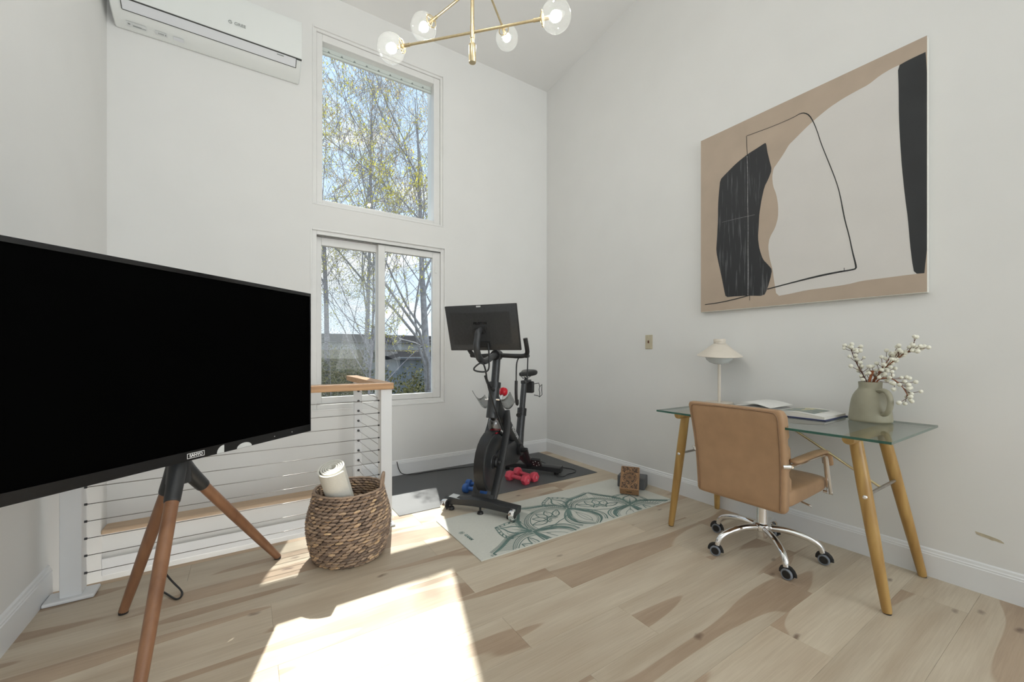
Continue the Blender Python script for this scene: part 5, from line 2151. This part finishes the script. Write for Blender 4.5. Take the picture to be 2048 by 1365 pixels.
# touchscreen and its arm
SA = R(17)
sc_c = Vector((0.012, 0.0, 1.332))
s_up = Vector((-math.sin(SA), 0, math.cos(SA)))
s_n = Vector((-math.cos(SA), 0, -math.sin(SA)))   # rear side, faces the front of the bike
s_x = Vector((0, -1, 0))
ms = Matrix((s_x, s_up, s_n)).transposed()


def sp(a, c, d):
    return sc_c + s_x * a + s_up * c + s_n * d


b = MB()
b.obox(sp(0, 0, -0.004), (0.283, 0.168, 0.008), ms)
scr = b.build('touchscreen', 'blackpl', bike, bevel=0.005)
b = MB()
for (hw, hh, d) in ((0.281, 0.166, 0.004), (0.272, 0.157, 0.008), (0.235, 0.125, 0.022), (0.222, 0.112, 0.026)):
    pass
rings = []
for hw, hh, d in ((0.281, 0.166, 0.003), (0.270, 0.155, 0.009), (0.238, 0.124, 0.024), (0.226, 0.112, 0.027)):
    rings.append([sp(x, y, d) for x, y in ((-hw, -hh), (hw, -hh), (hw, hh), (-hw, hh))])
b.loft(rings, True)
bkc = b.build('back_cover', 'greymetal', scr, bevel=0.006)
b = MB()
b.obox(sp(0, 0, -0.0135), (0.268, 0.152, 0.0012), ms)
b.build('display', 'screen', scr)
b = MB()
b.obox(sp(-0.005, 0.158, 0.0085), (0.017, 0.006, 0.0012), ms)
b.build('silver_tag', 'sticker', scr)
b = MB()
for (x0, y0, x1, y1) in ((-0.075, 0.070, 0.075, 0.0715), (-0.075, -0.06, -0.0735, 0.07), (0.0735, -0.06, 0.075, 0.07)):
    b.obox(sp((x0 + x1) / 2, (y0 + y1) / 2, 0.0272), ((x1 - x0) / 2, (y1 - y0) / 2, 0.0006), ms)
b.build('panel_seam', 'gap', bkc)
put_text('screen_lettering', 'PELOTON', 0.023, 'gloss', bkc, frame4(sp(0, 0.040, 0.0272), s_x, s_up), bold=0.0008, world=False)
for sx in (-1, 1):
    b = MB()
    for i in range(13):
        for j in range(5):
            x = sx * 0.145 + (i - 6) * 0.0072 + (0.0036 if j % 2 else 0)
            y = 0.052 + (j - 2) * 0.0075
            if abs(i - 6) == 6 and abs(j - 2) == 2:
                continue
            b.lathe([(0.0, 0.0), (0.0024, 0.0)], sp(x, y, 0.0274), 6, ms)
    b.build('speaker_grille', 'gap', bkc)
b = MB()
b.obox(sp(0, 0.004, 0.032), (0.050, 0.011, 0.008), ms)
b.obox(sp(0.0, -0.012, 0.034), (0.030, 0.02, 0.008), ms)
b.build('mount_bracket', 'blackpl', bike, bevel=0.004)
arm = chaikin([sp(0.0, -0.005, 0.035), sp(0.0, -0.012, 0.075), sp(0.0, -0.05, 0.092), Vector((-0.085, -0.0, 1.20)), Vector((-0.055, 0.0, 1.125)), Vector((0.02, 0.0, 1.085)), Vector((0.11, 0.0, 1.10)), Vector((0.20, 0.0, 1.128)), Vector((0.25, 0.0, 1.135))], 3)
b = MB()
b.tube(arm, 0.0235, 14)
b.build('screen_arm', 'greymetal', bike, smooth=True)
b = MB()
b.obox(sp(0.02, -0.115, 0.031), (0.038, 0.022, 0.005), ms)
b.build('port_panel', 'blackpl', bkc, bevel=0.002)
b = MB()
cab = chaikin([sp(0.045, -0.105, 0.034), sp(0.055, -0.15, 0.05), Vector((0.0, -0.06, 1.10)), Vector((0.0, -0.06, 1.03)), Vector((-0.02, -0.035, 1.015)), Vector((-0.06, 0.03, 1.025)), Vector((-0.06, 0.03, 1.05)), Vector((-0.015, -0.01, 1.09)), Vector((0.0, -0.03, 1.05)), Vector((0.035, -0.03, 0.93)), Vector((0.10, -0.045, 0.78)), Vector((0.17, -0.06, 0.66)), Vector((0.245, -0.06, 0.56))], 3)
b.tube(cab, 0.0062, 8)
b.build('screen_cable', 'blackpl', bike, smooth=True)
# bottle holders
for s in (-1, 1):
    b = MB()
    N = 8
    g = []
    for i in range(N + 1):
        for j in range(4):
            f, q = i / N, j / 3
            x = 0.16 + 0.10 * q + 0.05 * f * (0.5 - q) * 0
            y = s * (0.05 + 0.105 * f)
            z = 0.815 - 0.085 * q + 0.035 * (f - 0.4) ** 2 * 4 - 0.010 * math.sin(math.pi * f)
            g.append((x, y, z))
    b.add(g, [(i * 4 + j, i * 4 + j + 1, (i + 1) * 4 + j + 1, (i + 1) * 4 + j) for i in range(N) for j in range(3)])
    o = b.build('bottle_holder', 'clear', bike, smooth=True)
    so = o.modifiers.new('solid', 'SOLIDIFY')
    so.thickness = 0.004
b = MB()
b.tube([(0.19, -0.06, 0.80), (0.19, 0.06, 0.80)], 0.008, 8)
b.build('holder_bracket', 'chrome', bike, smooth=40)
# seat tube, post, saddle
b = MB()
b.tube([(0.745, 0, 0.30), (0.79, 0, 0.46), (0.835, 0, 0.625)], [0.042, 0.036, 0.036], 16)
b.build('seat_tube', 'greymetal', bike, smooth=40)
b = MB()
b.tube([(0.825, 0, 0.585), (0.842, 0, 0.650)], 0.042, 16)
b.tube([(0.80, 0, 0.61), (0.74, -0.0, 0.60)], [0.012, 0.02], 10)
b.build('seat_collar', 'blackpl', bike, smooth=40)
b = MB()
b.tube([(0.835, 0, 0.63), (0.895, 0, 0.87)], 0.027, 14)
sq_tube(b, [(0.86, 0, 0.885), (1.04, 0, 0.885)], 0.04, 0.03)
b.tube([(0.93, 0, 0.885), (0.95, 0, 0.935)], 0.014, 10)
b.build('seat_post', 'greymetal', bike, smooth=40)
b = MB()
rings = []
for x, w, t, z in ((0.80, 0.018, 0.018, 0.958), (0.815, 0.040, 0.036, 0.960), (0.87, 0.052, 0.045, 0.960), (0.93, 0.075, 0.05, 0.958), (0.98, 0.125, 0.055, 0.960), (1.03, 0.158, 0.06, 0.965), (1.065, 0.150, 0.055, 0.968), (1.085, 0.095, 0.03, 0.968)):
    rings.append([(x, c, z + a) for a, c in rrect(w, t, 20, 3.0)])
b.loft(rings, True)
b.build('saddle', 'blackpl', bike, smooth=True)
b = MB()
for s in (-1, 1):
    b.tube([(0.86, s * 0.018, 0.94), (0.93, s * 0.022, 0.915), (1.02, s * 0.03, 0.94)], 0.0045, 8)
b.build('saddle_rails', 'chrome', bike, smooth=True)
b = MB()
b.box(0.985, -0.055, 0.775, 1.035, 0.055, 0.885)
b.build('weight_holder', 'blackpl', bike, bevel=0.012)
for s in (-1, 1):
    b = MB()
    y = s * 0.085
    b.tube([(1.03, s * 0.05, 0.86), (1.07, y, 0.865), (1.10, y, 0.83), (1.08, y, 0.80), (1.10, y, 0.77), (1.09, y, 0.73), (1.05, y, 0.745), (1.03, s * 0.05, 0.755)], 0.0035, 6)
    b.tube([(1.10, y, 0.83), (1.17, y, 0.845), (1.165, y, 0.79), (1.175, y, 0.745), (1.09, y, 0.73)], 0.0035, 6)
    b.build('wire_rack', 'blackmetal', bike, smooth=True)
# drive
b = MB()
prof = []
for i in range(19):
    t = R(90 + 180 * i / 18)
    prof.append((0.26 + 0.075 * math.cos(t), 0.33 + 0.075 * math.sin(t)))
for i in range(19):
    t = R(-90 + 180 * i / 18)
    prof.append((0.66 + 0.115 * math.cos(t), 0.31 + 0.115 * math.sin(t)))
b.prism(prof, 0.045, 0.075, lambda a, c, d: (a, d, c))
b.prism([(0.40 + (x - 0.40) * 0.9, 0.31 + (z - 0.31) * 0.9) for x, z in prof], -0.03, 0.045, lambda a, c, d: (a, d, c))
b.build('belt_guard', 'greymetal', bike, bevel=0.006)
BBx, BBz = 0.665, 0.315
b = MB()
b.tube([(BBx, -0.105, BBz), (BBx, 0.105, BBz)], 0.022, 14)
b.tube([(BBx, -0.06, BBz), (BBx, -0.035, BBz)], 0.05, 20)
b.build('crank_axle', 'blackpl', bike, smooth=40)
cr_d = Vector((0.10, 0, -0.125)).normalized()
for s, dd in ((-1, cr_d), (1, -cr_d)):
    y = s * 0.098
    b = MB()
    base = Vector((BBx, y, BBz))
    e = base + dd * 0.155
    sq_tube(b, [base - dd * 0.018, base + dd * 0.08, e + dd * 0.012], [0.022, 0.018, 0.018], [0.040, 0.032, 0.028], (0, 1, 0))
    ca = b.build('crank_arm', 'blackmetal', bike, smooth=35)
    pc = e + Vector((0, s * 0.065, 0))
    b = MB()
    pm_ = Euler((0, R(50), 0)).to_matrix()
    b.obox(pc, (0.045, 0.042, 0.013), pm_)
    b.tube([e, pc], 0.010, 10)
    pd = b.build('pedal', 'blackpl', bike, bevel=0.006)
    b = MB()
    for i in range(6):
        a = 2 * math.pi * i / 6
        for q in (-1, 1):
            b.sphere(pc + pm_ @ Vector((0.030 * math.cos(a), 0.028 * math.sin(a), q * 0.0145)), 0.0038, 8, 6)
    b.build('reflector_studs', 'whiteprint', pd, smooth=True)

# resistance bands hanging from the right handlebar end
bw = wmat(bike)


def band(label, pts, hand):
    pts = [bw @ Vector(p) for p in pts]
    t = thing('resistance_band', label, 'exercise band', tuple(pts[-1]), 0, 'bands hanging from the bike handlebar')
    b = MB()
    b.tube(chaikin(pts, 2), 0.0052, 8)
    b.build('cord', 'blackpl', t, world=True, smooth=True)
    if hand:
        b = MB()
        hp = [bw @ Vector(p) for p in hand]
        b.tube(chaikin(hp, 2), 0.0115, 10)
        b.build('handle', 'blackpl', t, world=True, smooth=True)


band('black exercise band with a foam handle hanging from the bike handlebar', [(0.30, -0.17, 1.112), (0.205, -0.19, 1.08), (0.20, -0.19, 0.98), (0.20, -0.19, 0.94)], [(0.20, -0.19, 0.945), (0.195, -0.19, 0.88), (0.200, -0.19, 0.81), (0.215, -0.19, 0.77), (0.225, -0.19, 0.765), (0.222, -0.19, 0.80)])
band('thin black strap hanging from the end of the bike handlebar', [(0.36, -0.225, 1.112), (0.355, -0.225, 1.07), (0.35, -0.225, 1.00), (0.345, -0.225, 0.93)], None)

# bike power cord on the mat
b = MB()
pts = [(1.17, 3.766, 0.135), (1.185, 3.758, 0.06), (1.215, 3.745, 0.012), (1.323, 3.706, 0.009), (1.50, 3.715, 0.009), (1.773, 3.67, 0.009), (2.0, 3.63, 0.009), (2.25, 3.60, 0.009), (2.45, 3.62, 0.009), (2.58, 3.50, 0.009), (2.594, 3.353, 0.009), (2.557, 3.222, 0.009), (2.649, 3.099, 0.009), (2.694, 2.987, 0.009), (2.619, 2.918, 0.009), (2.54, 2.93, 0.009), (2.45, 2.88, 0.009), (2.40, 2.92, 0.009)]
b.tube(chaikin([Vector(p) for p in pts], 2), 0.0036, 6)
o = b.build('bike_power_cord', 'blackpl', origin=(1.8, 3.67, 0.005), smooth=True)
tag(o, 'black power cord running along the wall and across the black mat', 'cord')

# white cord loop below the desk, by the chair
b = MB()
b.tube(chaikin([Vector(p) for p in ((2.93, 1.55, 0.70), (2.93, 1.53, 0.45), (2.92, 1.50, 0.22), (2.90, 1.47, 0.10), (2.89, 1.44, 0.12), (2.90, 1.45, 0.30), (2.915, 1.50, 0.55), (2.90, 1.56, 0.78))], 2), 0.0026, 6)
o = b.build('lamp_cord', 'whitepl', origin=(2.92, 1.5, 0.1), smooth=True)
tag(o, 'thin white lamp cord looping down behind the office chair', 'cord')

# ------------------------------------------------------------------ outside: ground, ridge, buildings, trees
b = MB()
b.add([(-90, 4.6, -3.6), (90, 4.6, -3.6), (90, 26, -2.3), (-90, 26, -2.3), (90, 50, 1.55), (-90, 50, 1.55), (90, 140, 1.9), (-90, 140, 1.9)], [(0, 1, 2, 3), (3, 2, 4, 5), (5, 4, 6, 7)])
g = b.build('ground', 'ground')
g['kind'] = 'structure'
b = MB()
rr = random.Random(5)
top = [(-120 + 6 * i, 118, 3.6 + 1.6 * math.sin(i * 0.55) + rr.uniform(-0.5, 0.5)) for i in range(41)]
vs = []
for x, y, z in top:
    vs += [(x, y, -3), (x, y, z), (x, y + 14, z + 1.0)]
b.add(vs, [f for i in range(40) for f in ((3 * i, 3 * i + 3, 3 * i + 4, 3 * i + 1), (3 * i + 1, 3 * i + 4, 3 * i + 5, 3 * i + 2))])
h_ = b.build('hillside', 'hill')
h_['kind'] = 'structure'


def house(label, x0, x1, y0, y1, z0, zw, zr, wm, rm, wins):
    t = thing('house', label, 'building', ((x0 + x1) / 2, (y0 + y1) / 2, z0))
    b = MB()
    b.box(x0, y0, z0, x1, y1, zw)
    b.build('wall', wm, t, world=True)
    b = MB()
    ymid = (y0 + y1) / 2
    b.add([(x0 - 0.4, y0 - 0.4, zw - 0.1), (x1 + 0.4, y0 - 0.4, zw - 0.1), (x1 + 0.4, ymid, zr), (x0 - 0.4, ymid, zr), (x0 - 0.4, y1 + 0.4, zw - 0.1), (x1 + 0.4, y1 + 0.4, zw - 0.1)],
          [(0, 1, 2, 3), (3, 2, 5, 4), (0, 3, 4), (1, 5, 2), (0, 4, 5, 1)])
    b.build('roof', rm, t, world=True)
    for (a, c, z) in wins:
        b = MB()
        b.box(a, y0 - 0.06, z, a + c, y0 + 0.02, z + c * 1.1)
        f_ = b.build('window', 'trim', t, world=True)
        b = MB()
        b.box(a + 0.1, y0 - 0.08, z + 0.1, a + c - 0.1, y0 - 0.05, z + c * 1.1 - 0.1)
        b.build('window_pane', 'darkwin', f_, world=True)


house('long pale building with a dark roof far beyond the trees', -8, 36, 52, 64, 0.8, 2.55, 3.75, 'siding', 'shingle', [(13.5, 0.6, 1.72), (19.2, 0.6, 1.72), (24.5, 0.6, 1.72)])
house('blue-grey neighbouring shed seen low in the right window pane', 6.1, 12.0, 19, 25, -3.2, 0.95, 1.25, 'bluegrey', 'shingle', [(7.6, 0.8, -0.9)])


class Tree:
    def __init__(self, seed, first, spread):
        self.spread = spread
        self.r = random.Random(seed)
        self.b = MB()
        self.lf = MB()
        self.first = first

    def branch(self, p, d, ln, rad, lvl, maxl, leafp, leafs):
        r = self.r
        n = 7 if lvl == 0 else (5 if lvl < 3 else 3)
        pts = [p]
        cur, dd = p.copy(), d.copy()
        wob = 0.028 if lvl == 0 else 0.15
        for i in range(n):
            dd = (dd + Vector((r.gauss(0, wob), r.gauss(0, wob), r.gauss(0.05 if lvl else 0.0, wob * 0.8)))).normalized()
            cur = cur + dd * ln / n
            pts.append(cur.copy())
        rs = [max(0.0035, rad * (1 - (0.93 if lvl == 0 else 0.72) * i / n)) for i in range(n + 1)]
        self.b.tube(pts, rs, 7 if lvl == 0 else (5 if lvl < 2 else 3), cap=False)
        if lvl >= maxl - 1:
            for q in pts[1:]:
                if r.random() < leafp:
                    self.leaves(q, leafs)
        if lvl >= maxl:
            return
        kids = {0: 15, 1: 5, 2: 4, 3: 3}.get(lvl, 3)
        for i in range(kids):
            lo = self.first if lvl == 0 else 0.25
            f = lo + (0.98 - lo) * (i + r.random() * 0.7) / kids
            x = f * n
            k = min(int(x), n - 1)
            q = pts[k].lerp(pts[k + 1], x - k)
            tg = (pts[k + 1] - pts[k]).normalized()
            ax = Vector((r.gauss(0, 1), r.gauss(0, 1), r.gauss(0, 0.4)))
            ax = (ax - tg * ax.dot(tg)).normalized()
            ang = R(r.uniform(*self.spread))
            nd = (tg * math.cos(ang) + ax * math.sin(ang) + Vector((0, 0, 0.12))).normalized()
            self.branch(q, nd, ln * r.uniform(0.32, 0.48) * (1.25 - 0.6 * f) * (1.25 if lvl else 1.0), max(0.004, rad * (1 - (0.88 if lvl == 0 else 0.72) * f) * r.uniform(0.34, 0.5)), lvl + 1, maxl, leafp, leafs)

    def leaves(self, p, s):
        r = self.r
        for _ in range(r.randint(2, 4)):
            c = p + Vector((r.gauss(0, s), r.gauss(0, s), r.gauss(0, s)))
            a = Vector((r.gauss(0, 1), r.gauss(0, 1), r.gauss(0, 1))).normalized()
            e = a.orthogonal().normalized()
            h = s * r.uniform(0.5, 1.0)
            self.lf.add([c - a * h, c + e * h * 0.55, c + a * h, c - e * h * 0.55], [(0, 1, 2, 3)])


def make_tree(label, base, trunk_dir, ln, rad, seed, bark, leafm, leafp, leafs, maxl=4, first=0.4, spread=(22, 46)):
    t = thing('tree', label, 'tree', base, 0, 'trees outside the windows')
    tr = Tree(seed, first, spread)
    tr.branch(Vector(base), Vector(trunk_dir).normalized(), ln, rad, 0, maxl, leafp, leafs)
    tr.b.build('branches', bark, t, world=True, smooth=True)
    if tr.lf.v:
        tr.lf.build('leaves', leafm, t, world=True, kind='stuff')


make_tree('tall leaning grey-barked tree trunk behind the right lower pane', (4.62, 10.6, -3.3), (-0.133, 0.0, 1), 11.6, 0.16, 3, 'bark', 'leafy', 0.34, 0.036, 4, 0.27, (34, 66))
make_tree('slender budding tree in the middle of the upper window', (2.75, 12.2, -3.3), (0.03, 0.0, 1), 13.0, 0.10, 21, 'bark', 'bud', 0.50, 0.038, 4, 0.42)
make_tree('slender budding tree rising left of centre behind the upper window', (1.75, 11.0, -3.3), (0.02, 0, 1), 13.0, 0.09, 33, 'bark2', 'bud', 0.50, 0.036, 4, 0.42)
make_tree('slim tree standing just right of the leaning trunk', (5.15, 12.6, -3.2), (-0.01, 0, 1), 13.0, 0.085, 8, 'bark', 'bud', 0.5, 0.04, 4, 0.40)
make_tree('budding tree at the left edge of both windows', (1.0, 9.4, -3.3), (0.03, 0, 1), 10.5, 0.07, 13, 'bark2', 'leafy', 0.55, 0.034, 4, 0.40)
make_tree('small spreading tree with yellow-green leaf clusters behind the insect screen', (1.95, 8.3, -3.3), (-0.02, 0, 1), 7.2, 0.05, 77, 'bark2', 'leafy', 0.5, 0.03, 4, 0.45, (30, 70))
make_tree('thin sapling far behind the lower window', (3.6, 16.0, -2.9), (0.02, 0, 1), 12.0, 0.07, 55, 'bark2', 'bud', 0.3, 0.045, 3, 0.35)


def shrub(label, c, zc, rx, rz, n, m_, seed, s):
    """c: foot of the shrub; zc: height of the crown centre"""
    r = random.Random(seed)
    t = thing('shrub', label, 'shrub', c, 0, 'shrubs below the window')
    b = MB()
    for i in range(12):
        a = 2 * math.pi * i / 12 + r.uniform(-0.3, 0.3)
        e = Vector((c[0] + math.cos(a) * rx * r.uniform(0.4, 0.9), c[1] + math.sin(a) * rx * 0.7, zc + rz * r.uniform(0.1, 0.95)))
        b.tube([c, Vector(c).lerp(e, 0.5) + Vector((0, 0, rz * 0.25)), e], [0.03, 0.018, 0.005], 5, cap=False)
    b.build('stems', 'bark2', t, world=True)
    b = MB()
    for i in range(n):
        v = Vector((r.gauss(0, 1), r.gauss(0, 1), r.gauss(0, 1))).normalized() * (r.random() ** 0.4) * (1 + 0.25 * math.sin(7 * r.random()))
        p = Vector((c[0] + v.x * rx, c[1] + v.y * rx, zc + v.z * rz))
        a = Vector((r.gauss(0, 1), r.gauss(0, 1), r.gauss(0, 1))).normalized()
        e = a.orthogonal().normalized()
        h = s * r.uniform(0.5, 1.2)
        b.add([p - a * h, p + e * h * 0.6, p + a * h, p - e * h * 0.6], [(0, 1, 2, 3)])
    b.build('leaves', m_, t, world=True, kind='stuff')


shrub('yellow-green flowering shrub low in the right lower pane', (3.25, 8.3, -3.3), -0.45, 0.75, 0.75, 520, 'leafy', 2, 0.035)
shrub('dark evergreen shrub in the middle of the lower window', (2.75, 9.9, -3.3), -0.55, 0.75, 1.25, 3000, 'bushleaf', 6, 0.05)
shrub('dense dark thicket behind the insect screen', (1.75, 10.4, -3.3), -0.15, 1.15, 1.40, 9000, 'bushleaf', 12, 0.04)
shrub('round dark shrub in front of the blue-grey shed', (6.0, 16.0, -3.0), -0.9, 1.2, 1.5, 2600, 'bushleaf', 19, 0.075)
